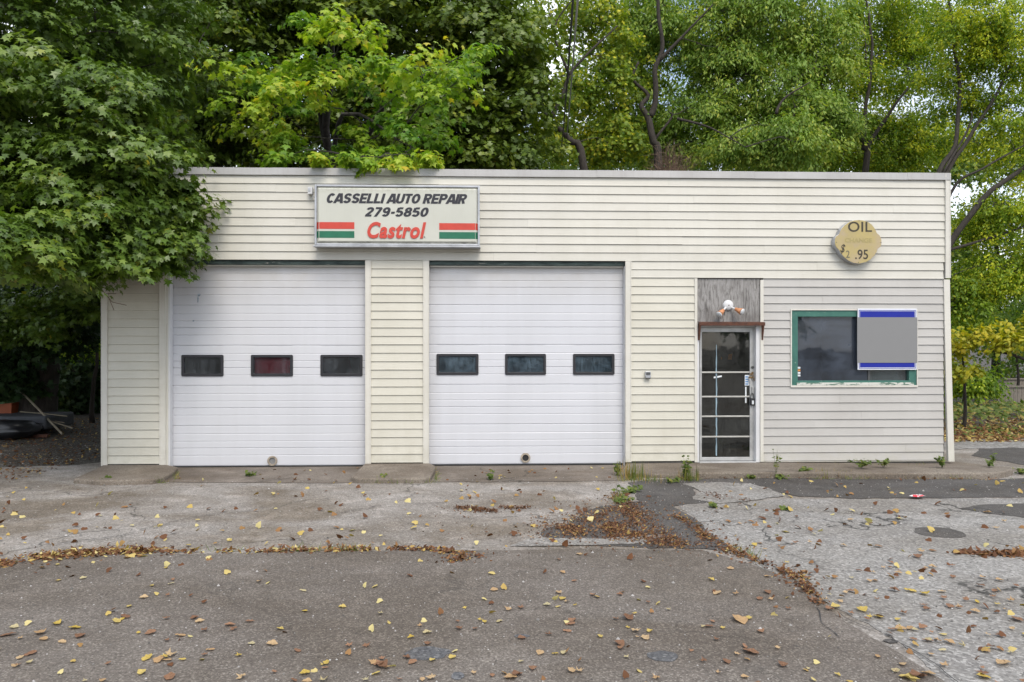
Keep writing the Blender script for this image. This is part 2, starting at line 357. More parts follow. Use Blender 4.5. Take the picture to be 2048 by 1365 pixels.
def sheet(name, poly, z, mat, kind='structure', parent=None, thick=.0035):
    bm = bmesh.new()
    vs_ = [bm.verts.new((x, y, z)) for x, y in poly]
    f = bm.faces.new(vs_)
    if f.normal.z < 0 or f.calc_area() and sum(poly[i][0]*poly[(i+1)%len(poly)][1]-poly[(i+1)%len(poly)][0]*poly[i][1] for i in range(len(poly))) < 0:
        bmesh.ops.reverse_faces(bm, faces=[f])
    lo = [bm.verts.new((x, y, z - thick)) for x, y in poly]     # rim so the sheet has an edge
    for i in range(len(poly)):
        j = (i + 1) % len(poly); bm.faces.new((vs_[i], vs_[j], lo[j], lo[i]))
    bmesh.ops.triangulate(bm, faces=[f])
    bmesh.ops.recalc_face_normals(bm, faces=bm.faces[:])
    me = bpy.data.meshes.new(name); bm.to_mesh(me); bm.free()
    up = sum(p.normal.z for p in me.polygons)
    if up < 0: me.flip_normals()
    me.materials.append(mat)
    o = link(name, me, parent)
    if kind: o['kind'] = kind
    return o
sheet('ground', [(-300, -300), (300, -300), (300, 600), (-300, 600)], -.016, M['soil'])
old = [(-40, -40), (40, -40), (40, 3.2), (8.9, 2.8), (7.0, 1.6), (-6.2, .9), (-6.8, .5), (-7.6, .3), (-8.6, -.1), (-10, .3), (-12, 0), (-14, .3), (-40, 0)]
sheet('parking_lot', jag(old, .13, .06, 1.0), -.008, M['lot_old'])
pale = world_poly([(1352,1006),(1400,1003),(1480,1006),(1560,999),(1700,999),(1900,998),(2100,996),(2700,994),(4200,1100)]) + [(16,-11.5)] + world_poly([(1960,1400),(1860,1338),(1780,1280),(1690,1222),(1600,1170),(1500,1120),(1420,1066)])
sheet('pale_asphalt', jag(pale, .05, .05, 2.0), -.004, M['lot_pale'])
fore = world_poly([(-1500,1150),(-300,1143),(0,1128),(150,1111),(400,1108),(700,1104),(980,1100),(1200,1098),(1400,1100),(1500,1128),(1590,1163),(1680,1232),(1770,1285),(1860,1345),(1960,1410)]) + [(5, -14), (-14, -14)]
sheet('asphalt_road', jag(fore, .022, .05, 3.0), 0, M['lot_dark'])
strip = world_poly([(1250,972),(1400,956),(1600,957),(2030,958),(2200,957),(2700,950)]) + [(14, 3), (8.9, 2.6), (8.3, .5)] 
strip = world_poly([(1262,965),(1400,955),(1600,957),(2020,958),(2200,950),(2900,950),(2900,992),(2100,994),(1900,996),(1700,997),(1600,994),(1560,985),(1530,972),(1450,965),(1385,970),(1390,990),(1410,1003),(1345,1012),(1380,1030),(1420,1062),(1470,1100),(1400,1099),(1300,1097),(1250,1060),(1290,1015),(1270,985)])
sheet('dark_asphalt', jag(strip, .045, .05, 4.0), 0, M['lot_strip'])
side_lane = [(8.75, -.45), (14, -.9), (20, -.8), (20, 2.2), (9.3, 1.9), (8.5, .9)]
sheet('side_lane', jag(side_lane, .06, .08, 5.0), -.002, M['lot_strip'])
gr = [(8.3, 1.75), (20, 2.0), (20, 3.1), (8.3, 2.9)]
sheet('gravel_path', jag(gr, .15, .08, 6.0), .002, M['gravel'])
# concrete apron in front of the two bays
ap = [(WX(215), -.02)] + world_poly([(300, 964), (560, 966), (760, 965), (1000, 964), (1180, 962), (1262, 960)]) + [(WX(1262), -.02), (WX(1246), .30), (WX(346), .30)]
sheet('concrete_apron', jag(ap, .02, .06, 7.0), 0.0, M['concrete'])
def slab(name, poly, h, mat, bev=.025, hf=None):
    bm = bmesh.new(); lo = [bm.verts.new((x, y, -.02)) for x, y in poly]; hi = [bm.verts.new((x, y, (hf(x, y) if hf else h) + mnoise.noise(Vector((x*.8, y*.8, 3)))*.006)) for x, y in poly]
    bm.faces.new(hi); k = len(poly)
    for i in range(k): bm.faces.new((lo[i], lo[(i+1)%k], hi[(i+1)%k], hi[i]))
    bmesh.ops.recalc_face_normals(bm, faces=bm.faces[:])
    me = bpy.data.meshes.new(name); bm.to_mesh(me); bm.free(); me.materials.append(mat)
    o = link(name, me); b = o.modifiers.new('bevel', 'BEVEL'); b.width = bev; b.segments = 3; b.limit_method = 'ANGLE'; b.angle_limit = R(50)
    o['kind'] = 'structure'; return o
def px_on(z): return lambda pts: [(G(x, y, z).x, G(x, y, z).y) for x, y in pts]
f65 = px_on(.065)
slab('kerb_island', f65([(146,957),(190,938)]) + [(WX(205), .0), (WX(333), .0)] + f65([(356,934),(350,942),(330,953),(306,959),(200,961)]), .065, M['kerbconc'])
slab('kerb_island', f65([(702,953),(712,944)]) + [(WX(728), .0), (WX(860), .0)] + f65([(872,932),(868,942),(860,955),(850,957),(715,957)]), .065, M['kerbconc'])
f10 = px_on(.085)
def pav_h(x, y): return .085 - max(0, min(1, (y+.85)/.7))*(.045 + .03*max(0, min(1, (x-WX(1560))/.8)) if x < 8 else .01)
rk = f10([(1395,946),(1560,945),(1800,947),(1980,946),(2012,943),(2026,938),(2022,933),(1990,927),(1950,920),(1908,913)]) + [(WX(1912), 1.5), (WX(1890), 1.5), (WX(1890), 0.12), (WX(1560), .12), (WX(1500), .12), (WX(1394), .12)]
slab('pavement_kerb', rk, .085, M['kerbconc'], hf=pav_h)
slab('door_slab', f10([(1240,942),(1393,946)]) + [(WX(1394)-.005, -.01), (WX(1252), -.01)], .05, M['kerbconc'])
# round and ragged repair patches
def patch(px, py, rx, ry, seed, mat, z=.004, name='asphalt_patch'):
    pts = []
    c = G(px, py)
    for k in range(26):
        a = 2*math.pi*k/26; q = 1 + .22 * mnoise.noise(Vector((math.cos(a)*1.5, math.sin(a)*1.5, seed)))
        pts.append((c.x + rx*q*math.cos(a), c.y + ry*q*math.sin(a)))
    return sheet(name, pts, z, mat)
patch(1880,1065,.25,.22,1,M['lot_strip'],z=.0,name='drain_patch')
patch(855,1308,.14,.10,2,M['patch']); patch(1325,1313,.10,.075,3,M['patch']); patch(1043,1273,.05,.03,4,M['patch'])
patch(915,1353,.04,.05,5,M['patch']); patch(1782,1282,.05,.03,6,M['lot_strip'],z=.001)
dp = world_poly([(1915,1018),(1960,1010),(2060,1006),(2200,1005),(2200,1034),(2048,1036),(2000,1032),(1960,1026)])
sheet('asphalt_patch', jag(dp, .04, .05, 9.0), .0, M['lot_strip'])
lp = world_poly([(1360,968),(1440,964),(1500,967),(1540,980),(1570,992),(1500,1000),(1440,1006),(1390,1000),(1400,985)])
sheet('asphalt_patch', jag(lp, .06, .04, 10.0), .004, M['lot_pale'])
lp = world_poly([(1370,1004),(1352,1004),(1350,1016),(1390,1030)])
mp = world_poly([(1020,1092),(1060,1076),(1180,1078),(1260,1074),(1330,1072),(1300,1086),(1200,1090),(1120,1092)])
sheet('asphalt_patch', jag(mp, .03, .04, 11.0), .004, M['lot_pale'])
mp = world_poly([(1085,1062),(1150,1040),(1200,1012),(1290,1000),(1310,1060),(1290,1096),(1200,1092),(1130,1088)])
sheet('asphalt_patch', jag(mp, .09, .05, 12.0), -.002, M['lot_strip'])

# long cracks are real grooves' worth of dark filler strips
def crack(px_pts, w, seed):
    pts = [G(x, y) for x, y in px_pts]; L, Rr = [], []
    dense = []
    for a, b in zip(pts, pts[1:]):
        k = max(2, int((b-a).length / .05))
        for j in range(k): dense.append(a.lerp(b, j/k))
    dense.append(pts[-1])
    dd = []
    for p in dense:
        dd.append(Vector((p.x + mnoise.noise(Vector((p.x*4, p.y*4, seed)))*.09, p.y + mnoise.noise(Vector((p.x*4, p.y*4, seed+5)))*.09, 0)))
    for i, p in enumerate(dd):
        t_ = (dd[min(i+1, len(dd)-1)] - dd[max(i-1, 0)]).normalized(); nn = Vector((-t_.y, t_.x, 0))
        ww = w * (.35 + .9 * abs(mnoise.noise(Vector((p.x*9, p.y*9, seed)))))
        if i in (0, len(dd)-1): ww = .0006
        L.append(p + nn*ww); Rr.append(p - nn*ww)
    me = bpy.data.meshes.new('crack'); n = len(dd)
    me.from_pydata([(p.x, p.y, .0075) for p in L] + [(p.x, p.y, .0075) for p in Rr], [], [(i, i+n, i+n+1, i+1) for i in range(n-1)])
    if sum(p.normal.z for p in me.polygons) < 0: me.flip_normals()
    me.materials.append(M['rubber']); o = link('crack', me); o['kind'] = 'structure'
crack([(1670,1225),(1720,1250),(1780,1275),(1850,1315),(1890,1345),(1930,1375)], .006, 1)
crack([(1620,1215),(1640,1235),(1665,1262),(1680,1275)], .005, 2)
crack([(285,1062),(330,1048),(390,1035),(470,1025),(540,1016)], .009, 3)
crack([(90,1090),(160,1082),(230,1075),(285,1062)], .01, 4)
crack([(480,966),(540,962),(590,955)], .01, 5); crack([(960,966),(1000,963),(1090,961)], .008, 6)
crack([(680,1030),(750,1012),(860,1008),(940,1000)], .010, 7)
crack([(1395,1330),(1300,1210)], .0001, 8)

# ------------------------------------------------------------ THE GARAGE
gar = empty('auto_repair_garage', (0, 0, 0))
tag(gar, 'cream sided single-storey repair garage with two white roll-up doors and a grey sided office', 'garage')
ZT, ZC, ZB = 4.71, 4.60, 3.27      # parapet top, top siding row, foot of the full-width siding band
PITCH = .133
XL, XR = WX(205), WX(1897)
BY = 8.5
opn = {'d1': (WX(346, .12), WX(736)), 'd2': (WX(856), WX(1247, .12))}
# core walls (behind the siding), butted end to end
core = MB()
def core_box(x0, x1, z0, z1): core.box(x0, x1, 0, .11, z0, z1)
xd = [WX(206), WX(338), WX(734), WX(856), WX(1250), WX(1391), WX(1523), WX(1888)]
ZH = ZB - .005
core_box(xd[0], xd[1], .0, ZH); core_box(xd[2], xd[3], 0, ZH); core_box(xd[4], xd[5], .04, ZH)
wx0, wx1 = WX(1580), WX(1834); wz0, wz1 = WZ(775, 1700), WZ(619, 1700)
core_box(xd[6], wx0, .07, 3.0); core_box(wx1, xd[7], .07, 3.0); core_box(wx0, wx1, .07, wz0); core_box(wx0, wx1, wz1, 3.0)
core_box(xd[5], xd[7], 3.0, ZH); core_box(xd[0], xd[7], ZH, ZT - .06)
core.build('front_wall', M['block'], gar)
MB().box(xd[0], xd[0]+.2, .11, BY-.2, 0, ZT-.06).build('side_wall', M['cream'], gar)
MB().box(xd[7]-.2, xd[7], .11, BY-.2, .09, ZT-.06).build('side_wall', M['cream'], gar)
MB().box(xd[0], xd[7], BY-.2, BY, 0, ZT-.06).build('back_wall', M['cream'], gar)
MB().box(xd[0]+.2, xd[7]-.2, .11, BY-.2, 4.15, 4.25).build('roof', M['rubber'], gar)
MB().box(xd[0]+.2, xd[7]-.2, .31, BY-.2, -.01, .004).build('floor', M['intfloor'], gar)
MB().box(WX(1330), WX(1330)+.12, .11, BY-.2, 0.004, 4.15).build('partition_wall', M['interior'], gar)
MB().box(WX(1330)+.12, xd[7]-.2, 4.0, 4.1, 0.004, 4.15).build('partition_wall', M['interior'], gar)

# siding boards: each is its own part, alike boards share a mesh
bcache = {}
def board(x0, x1, zb, mat, lo=0.0, hi=PITCH, yo=0.0, dz=0.0):
    L = round(x1 - x0, 3); key = (L, mat, round(lo, 3), round(hi, 3))
    if key not in bcache:
        def yy(z): return -.003 - .016 * (1 - z / PITCH)
        if lo == 0: prof = [(-.001, 0.001), (-.001, hi - .0005), (yy(hi), hi - .0005), (yy(.014), .014), (-.0195, .008), (-.0185, .001)]
        else: prof = [(-.001, lo), (-.001, hi - .0005), (yy(hi), hi - .0005), (yy(lo), lo)]
        b = MB().prism_x(prof, -L/2, L/2)
        bcache[key] = b.mesh('siding_board', M[mat])
    o = link('siding_board', bcache[key], gar, ((x0 + x1)/2, yo, zb + dz))
    if L > 1.2: o.rotation_euler = (random.uniform(-.008, .008), random.uniform(-.0007, .0007), random.uniform(-.0006, .0006))
def run(x0, x1, zb, mat, row):
    """a row broken into stock lengths with staggered laps"""
    xs = [x0]; p = x0 + random.Random(row*17+int(x0*10)).uniform(.9, 3.6)
    while p < x1 - .7: xs.append(p); p += 3.66
    xs.append(x1)
    for i, (a, b) in enumerate(zip(xs, xs[1:])):
        board(a + (.0006 if i else 0), b, zb, mat, yo=-.0018 * ((i + row) % 2), dz=random.uniform(-.0012, .0012))
for r in range(10): run(WX(212), WX(1889), ZC - PITCH*(r+1), 'cream', r)
for r in range(2): run(WX(1262), WX(1886), ZB - PITCH*(r+1), 'cream', 20+r)
ZBOT = {'l': .015, 'm': .06, 'r': .06}
for r in range(24):
    zb = ZB - PITCH*(r+1)
    for (a, b, fl) in ((WX(216), WX(321), .012), (WX(742), WX(847), .068), (WX(1262), WX(1389), .075)):
        if a > 2 and r < 2: continue

        if zb + PITCH < fl + .03: continue
        lo = max(0.0, fl - zb)
        board(a, b, zb, 'creampier', lo=lo, yo=-.001*random.random(), dz=random.uniform(-.001, .001))
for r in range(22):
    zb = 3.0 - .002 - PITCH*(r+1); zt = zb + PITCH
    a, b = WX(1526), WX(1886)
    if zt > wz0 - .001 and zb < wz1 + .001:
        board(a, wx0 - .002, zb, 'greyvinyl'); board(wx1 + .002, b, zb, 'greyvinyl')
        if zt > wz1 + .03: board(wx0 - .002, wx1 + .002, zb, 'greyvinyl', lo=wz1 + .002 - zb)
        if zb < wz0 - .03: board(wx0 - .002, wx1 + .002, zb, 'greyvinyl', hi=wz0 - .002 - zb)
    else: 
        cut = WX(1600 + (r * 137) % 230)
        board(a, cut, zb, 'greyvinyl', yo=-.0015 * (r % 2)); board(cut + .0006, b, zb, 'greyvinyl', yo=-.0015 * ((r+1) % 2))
# trims
def vtrim(name, px0, px1, z0, z1, y0=-.030, y1=-.002, mat='trim', bev=.003, tilt=0, face=None):
    x0, x1 = WX(px0), WX(px1); b = MB().box(x0, x1, y0, y1, z0, z1)
    # the channel groove of vinyl trim: a slim proud lip along each side
    if x1 - x0 > .06:
        b.box(x0, x0+.012, y0-.006, y0-.0005, z0, z1); b.box(x1-.012, x1, y0-.006, y0-.0005, z0, z1)
    if tilt: b.v = [(x + tilt * max(0, (1 - z / 3.0)) ** 1.5, y - .4*tilt * max(0, (1 - z/3.0)), z) for x, y, z in b.v]
    return b.build(name, M[mat], gar, bevel=bev)
vtrim('corner_trim', 204, 216, .005, ZT - .112, mat='trim')
vtrim('door_trim', 320.5, 333, .01, ZB-.004, y0=-.034)
vtrim('door_trim', 731, 742.5, .065, ZB-.004, y0=-.034); vtrim('door_trim', 846.5, 858.5, .065, ZB-.004, y0=-.034)
vtrim('door_trim', 1250, 1262, .065, ZB-.004, y0=-.034); vtrim('door_trim', 1388.5, 1394, .055, 3.0-.004, y0=-.026)
vtrim('door_trim', 1519.5, 1526, .058, 3.0-.026, y0=-.030)
vtrim('corner_trim', 1888.5, 1899, 3.012, ZT-.02, y0=-.032)
cp = MB()
zt_ = 2.99
n_seg = 12; xa, xb = WX(1885.5), WX(1897.5)
rows_ = []
for i in range(n_seg+1):
    z = .05 + (zt_ - .05) * i / n_seg; k = (1 - i / n_seg) ** 1.3
    rows_.append((xa + .062*k, xb + .064*k, -.034 - .02*k, z))
cp.v = [v for (a, b, y, z) in rows_ for v in ((a, y, z), (b, y, z), (b, .06, z), (a, -.002, z))]
for i in range(n_seg):
    for k in range(4):
        cp.f.append((i*4+k, i*4+(k+1) % 4, i*4+4+(k+1) % 4, i*4+4+k))
cp.f += [(3, 2, 1, 0), tuple(n_seg*4+k for k in range(4))]
o = cp.build('corner_post', M['trim'], gar, bevel=.003); o['label'] = 'lower corner post bowing away from the wall at its foot'
# top j-channel of the grey siding, starter strips
MB().box(WX(1526), WX(1886), -.026, -.002, 3.001, 3.010).build('siding_channel', M['trim'], gar)
MB().box(WX(1526), WX(1888), -.020, -.001, .055, .0655).build('siding_channel', M['trim'], gar)
MB().box(WX(1262), WX(1389), .0, .1, .0, .038).build('foundation', M['darkgap'], gar)
MB().box(WX(1523), WX(1888), .002, .11, .0, .0695).build('foundation', M['block'], gar)
MB().box(WX(1262), WX(1886), -.021, -.003, 3.0125, 3.0200).build('siding_channel', M['darkgap'], gar) if False else None
# coping in stock lengths
cx = [XL - .01, WX(545), WX(872), WX(1193), WX(1508), WX(1813), XR + .02]
for i, (a, b) in enumerate(zip(cx, cx[1:])):
    z0 = ZC + .001; pr = [(-.040 - .001*(i % 2), z0 - .004), (-.028, z0 - .004), (-.028, ZT - .012), (.16, ZT - .012), (.16, ZT), (-.032 - .001*(i % 2), ZT)]
    MB().prism_x([(y, z + .002 * (i % 2)) for y, z in pr][::-1], a, b - .0015).build('coping', M['coping'], gar)
MB().box(xd[0], xd[0]+.22, .17, BY, ZT-.06, ZT-.01).build('coping', M['coping'], gar)
MB().box(xd[7]-.22, xd[7], .17, BY, ZT-.06, ZT-.01).build('coping', M['coping'], gar)
MB().box(xd[0]+.22, xd[7]-.22, BY-.22, BY, ZT-.06, ZT-.01).build('coping', M['coping'], gar)

# ---- sectional doors
def roundrect(x0, x1, z0, z1, r, n=4):
    pts = []
    for cx_, cz, a0 in ((x0+r, z0+r, 180), (x1-r, z0+r, 270), (x1-r, z1-r, 0), (x0+r, z1-r, 90)):
        for k in range(n+1):
            a = R(a0 + 90*k/n); pts.append((cx_ + r*math.cos(a), cz + r*math.sin(a)))
    return pts
def ring(mb, outer, inner, y0, y1):
    n = len(outer); b = len(mb.v)
    for pts, y in ((outer, y0), (inner, y0), (outer, y1), (inner, y1)): mb.v += [(x, y, z) for x, z in pts]
    for i in range(n):
        j = (i+1) % n
        mb.f += [(b+i, b+j, b+n+j, b+n+i), (b+2*n+j, b+2*n+i, b+3*n+i, b+3*n+j), (b+j, b+i, b+2*n+i, b+2*n+j), (b+n+i, b+n+j, b+3*n+j, b+3*n+i)]
def garage_door(px0, px1, pytop, pybot, wins, wy, vent, pyv, glassmats, seed):
    Yd = .125
    x0, x1 = WX(px0, Yd), WX(px1, Yd); pc = (px0+px1)/2
    zt, zb = W(pc, pytop, Yd).z, W(pc, pybot, Yd).z
    root = MB().box(x0, x1, Yd - .012, Yd + .03, zb - .012, zb + .012).build('garage_door', M['rubber'], gar)   # bottom seal carries the leaf
    h = (zt - (zb + .013)) / 5; P = Yd
    wxs = [(WX(a, Yd - .012), WX(b, Yd - .012)) for a, b in wins]; wz = (W(pc, wy[1], Yd).z, W(pc, wy[0], Yd).z)
    def prof(z0):
        q = [(P, 0), (P, .004), (P-.006, .010)]
        for fz, dep, step in ((.255, .007, 0), (.44, .011, 0), (.605, .007, 0), (.79, .005, 0)):
            z = fz*h; q += [(P-.006, z - .009), (P-.006+dep, z), (P-.006+dep*.7, z+.003), (P - .006, z + .008)]
        q += [(P-.006, h-.012), (P+.002, h-.005), (P, h-.001)]
        return [(y, z0+z) for y, z in q]
    for s in range(5):
        z0 = zb + .013 + h*s; pr = prof(z0)
        hit = z0 < wz[0] < z0 + h and wz[1] < z0 + h + .001 or (z0 < (wz[0]+wz[1])/2 < z0+h)
        b = MB()
        if not hit: b.prism_x(([(Yd+.03, z0), (Yd+.03, z0+h-.001)] + pr[::-1]), x0, x1)
        else:
            xs = [x0] + [q for a in wxs for q in (a[0]+.012, a[1]-.012)] + [x1]
            for k in range(0, len(xs), 2): b.prism_x([(Yd+.03, z0), (Yd+.03, z0+h-.001)] + pr[::-1], xs[k], xs[k+1])
            for k in range(1, len(xs)-1, 2):
                for za, zb_ in ((z0, wz[0]+.012), (wz[1]-.012, z0+h-.001)):
                    seg = [p for p in pr if za+.0005 < p[1] < zb_-.0005]
                    b.prism_x([(Yd+.03, za), (Yd+.03, zb_)] + ([(P-.0055, zb_)] + seg[::-1] + [(P-.0055, za)]), xs[k]+.0, xs[k+1])
        b.build('door_panel', M['gdoor'], root)
    for i, (a, c_) in enumerate(wxs):
        m = MB(); oo = roundrect(a, c_, wz[0], wz[1], .022); ii = roundrect(a+.042, c_-.042, wz[0]+.042, wz[1]-.042, .012)
        ring(m, oo, ii, Yd - .024, Yd + .036); fo = m.build('window_frame', M['winframe'], root, bevel=.004)
        MB().box(a+.038, c_-.038, Yd-.003, Yd+.001, wz[0]+.038, wz[1]-.038).build('window_pane', M[glassmats[i]], root)
    v = W(vent, pyv, Yd - .01); m = MB(); r1, r2 = .078, .052
    ring(m, [(v.x+r1*math.cos(R(a)), v.z+r1*math.sin(R(a))) for a in range(0, 360, 15)], [(v.x+r2*math.cos(R(a)), v.z+r2*math.sin(R(a))) for a in range(0, 360, 15)], Yd-.030, Yd-.0065)
    m.build('vent_ring', M['rustring'], root)
    m = MB().prism_y([(v.x+.0515*math.cos(R(a)), v.z+.0515*math.sin(R(a))) for a in range(0, 360, 15)], Yd-.0095, Yd-.0070); m.build('vent_flap', M['flap' if seed == 1 else 'rubber'], root)
    return root
M['rustring'] = simple('dull_ring', (.34, .29, .23), .6, .2, var=.4, scale=25)
M['flap'] = simple('grey_flap', (.20, .20, .20), .5, var=.2)
g1 = garage_door(346, 737, 531, 933, [(363, 447), (502, 586), (641, 725)], (710, 753), 545, 922, ['glass', 'glass', 'glass'], 1)
g1['label'] = 'left garage door, its middle window showing dark red'
g2 = garage_door(852, 1247, 531, 929.5, [(873, 957), (1010, 1092), (1146, 1229)], (708, 750), 1051, 916, ['glassblue', 'glassblue', 'glassblue'], 2)
g2['label'] = 'right garage door with an open black vent hole'
# grease scuffs on the left door
sm = MB()
for (px, py, a, b_) in ((398, 590, .03, .02), (396, 598, .014, .05), (387, 642, .018, .012)):
    c_ = W(px, py, .118); sm.prism_y([(c_.x + a*math.cos(R(q))*(1+.3*math.sin(q*3.1)), c_.z + b_*math.sin(R(q))*(1+.3*math.cos(q*1.7))) for q in range(0, 360, 30)], .1160, .1185)
M['scuff'] = simple('grey_scuff', (.30, .35, .40), .7, var=.5, scale=30); sm.build('scuff_mark', M['scuff'], g1)
# bay surrounds
MB().box(WX(333)+.001, WX(346,.11), -.004, .11, .0, ZB-.08).build('door_jamb', M['white'], gar, bevel=.004)
MB().box(WX(333)+.001, WX(333)+.03, -.010, -.0045, .03, ZB-.08).build('door_jamb', M['trim'], gar, bevel=.002)
MB().box(WX(1246.5, .1), WX(1250)-.001, .0, .112, .0, ZB-.08).build('door_jamb', M['white'], gar, bevel=.003)
for a, b in ((333, 736), (856, 1250)):
    MB().box(WX(a)+.001, WX(b)-.001, .02, .11, ZB-.075, ZB-.006).build('door_header', M['header'], gar, bevel=.004)
    MB().box(WX(a)+.03, WX(b)-.02, .05, .11, ZB-.095, ZB-.0755).build('door_stop', M['trim'], gar)
# garage bay interior lights come only through the small windows: a dark red van stands right behind the left door
MB().box(WX(333), WX(736), .16, .20, ZB-.075, 4.14).build('bay_lintel', M['interior'], gar)
MB().box(WX(856), WX(1250), .16, .20, ZB-.075, 4.14).build('bay_lintel', M['interior'], gar)

van = empty('red_van', (WX(560, 1.2), 1.5, 0.005))
tag(van, 'dark red van parked inside, seen through the middle window of the left garage door', 'van')
vx0, vx1 = WX(492, .34), WX(612, .34)
bd = MB().prism_x([(.185, .45), (.185, 1.05), (.20, 1.72), (.34, 1.80), (3.6, 1.80), (4.2, 1.15), (4.9, 1.0), (4.95, .45)][::-1], vx0-.25, vx1+.10)
M_ = bd.build('body', M['carred'], van, bevel=.06, seg=4)
MB().box(vx0-.22, vx1+.07, .165, .184, .42, .62).build('bumper', M['winframe'], van, bevel=.03)
for xx in (vx0-.26, vx1-.10):
    for yy in (1.2, 4.1):
        m = MB(); m.prism_x([(yy+.33*math.cos(R(a)), .335+.33*math.sin(R(a))) for a in range(0, 360, 20)], xx, xx+.2); m.build('wheel', M['rubber'], van, bevel=.02)
for xx in (vx0-.24, vx1-.01): MB().box(xx, xx+.1, .17, .19, 1.0, 1.30).build('tail_light', M['carred'], van, bevel=.008)

# ---- entrance
YD = .09
ply = MB().box(WX(1394), WX(1519.5), .005, .02, WZ(645, 1457), 3.0-.006).build('plywood_panel', M['ply'], gar)
MB().box(WX(1394)+.0, WX(1398), -.01, YD+.04, .052, WZ(645.5, 1457)).build('door_jamb', M['white'], gar, bevel=.003)
MB().box(WX(1511.5), WX(1519.4), -.012, YD+.04, .05, WZ(645.5, 1457)).build('door_jamb', M['white'], gar, bevel=.003)
MB().box(WX(1398)+.001, WX(1511.5)-.001, .0, YD+.04, WZ(655, 1457), WZ(646, 1457)).build('door_head', M['alu'], gar, bevel=.003)
MB().box(WX(1398)+.001, WX(1511.5)-.001, -.03, YD+.04, .035, .062).build('threshold', M['alu'], gar, bevel=.004)
dx0, dx1 = WX(1398.5, YD), WX(1508.5, YD); dzt, dzb = W(1455, 655.5, YD).z, .068
gx0, gx1 = WX(1403, YD), WX(1499, YD); gzt, gzb = W(1455, 664.5, YD).z, W(1455, 914.5, YD).z
m = MB(); m.box(dx0, gx0, YD-.02, YD+.02, dzb, dzt); m.box(gx1, dx1, YD-.02, YD+.02, dzb, dzt)
m.box(gx0, gx1, YD-.02, YD+.02, gzt, dzt); m.box(gx0, gx1, YD-.02, YD+.02, dzb, gzb)
door = m.build('entrance_door', M['alu'], gar, bevel=.003)
MB().box(gx0, gx1, YD+.004, YD+.008, gzb, gzt).build('glass_pane', M['glassdoor'], door)
for py in (745, 793.6, 833, 873.6):
    z = W(1455, py, YD).z; MB().box(gx0, gx1, YD-.012, YD+.002, z-.012, z+.012).build('push_bar', M['alubar'], door, bevel=.003)
t = NT('pale_paint_streak'); c = t.mix(t.ramp(t.noise(20, 5, vec=t.scaled(1, 1, .2)), [(.4, 0), (.7, 1)]), (.26, .36, .42), (.10, .15, .19)); t.bsdf(c, .8); M['streak'] = t.m
st = []
zs = np.linspace(W(1433, 912, YD).z, W(1433, 690, YD).z, 26)
xc = WX(1433, YD)
lft = [(xc - (.011 + .002*math.sin(z*9) + .003*math.sin(z*31)) * (1 - .8*max(0, (z-1.5))/.6) , z) for z in zs]
rgt = [(xc + (.009 + .002*math.sin(z*11+1) + .003*math.sin(z*27)) * (1 - .8*max(0, (z-1.5))/.6), z) for z in zs]
MB().prism_y(lft[::-1] + rgt if False else (lft[:1] + rgt + lft[:0:-1]), YD+.001, YD+.0035).build('paint_streak', M['streak'], door)
M['papero'] = simple('orange_paper', (.55, .22, .05), .8); M['paperw'] = simple('white_sticker', (.65, .68, .70), .6); M['paperb'] = simple('blue_sticker', (.08, .22, .45), .6)
M['brass'] = simple('tarnished_brass', (.22, .14, .06), .5, .6, var=.4, scale=30)
M['steel'] = simple('dark_steel', (.10, .10, .10), .45, .6)
c_ = W(1459, 714, YD+.02); MB().prism_y([(c_.x-.035, c_.z-.045), (c_.x+.03, c_.z-.05), (c_.x+.045, c_.z+.05), (c_.x-.02, c_.z+.04)], YD+.010, YD+.0115).build('paper_note', M['papero'], door)
c_ = W(1442, 717, YD+.02); MB().prism_y([(c_.x-.008, c_.z), (c_.x+.005, c_.z-.03), (c_.x+.02, c_.z+.01), (c_.x, c_.z+.035)], YD+.010, YD+.0115).build('paper_note', M['papero'], door)
c_ = W(1435, 755, YD); MB().prism_y([(c_.x-.06, c_.z-.018), (c_.x+.07, c_.z+.005), (c_.x+.07, c_.z+.03), (c_.x-.06, c_.z+.01)], YD+.001, YD+.003).build('tape_strip', M['paperw'], door)
c_ = W(1494.5, 761, YD); MB().box(c_.x-.04, c_.x+.035, YD+.0005, YD+.003, c_.z-.085, c_.z+.085).build('sticker', M['paperw'], door)
sm = MB()
for k in range(4): sm.box(c_.x-.032, c_.x+.015, YD-.001, YD+.0002, c_.z-.07+.038*k, c_.z-.05+.038*k)
sm.build('sticker', M['paperb'], door)
c_ = W(1492, 794, YD); MB().box(c_.x-.014, c_.x+.008, YD+.0005, YD+.003, c_.z-.10, c_.z+.16).build('tape_strip', M['paperw'], door)
for (px, py, r_, mt) in ((1504, 735, .022, 'steel'), (1504, 746, .016, 'brass')):
    c_ = W(px, py, YD); MB().prism_y([(c_.x+r_*math.cos(R(a)), c_.z+r_*math.sin(R(a))) for a in range(0, 360, 20)], YD-.034, YD-.0205).build('lock_cylinder', M[mt], door, bevel=.002)
c_ = W(1504, 780, YD); MB().box(c_.x-.012, c_.x+.012, YD-.05, YD-.0205, c_.z-.05, c_.z+.05).build('handle', M['alu'], door, bevel=.004)
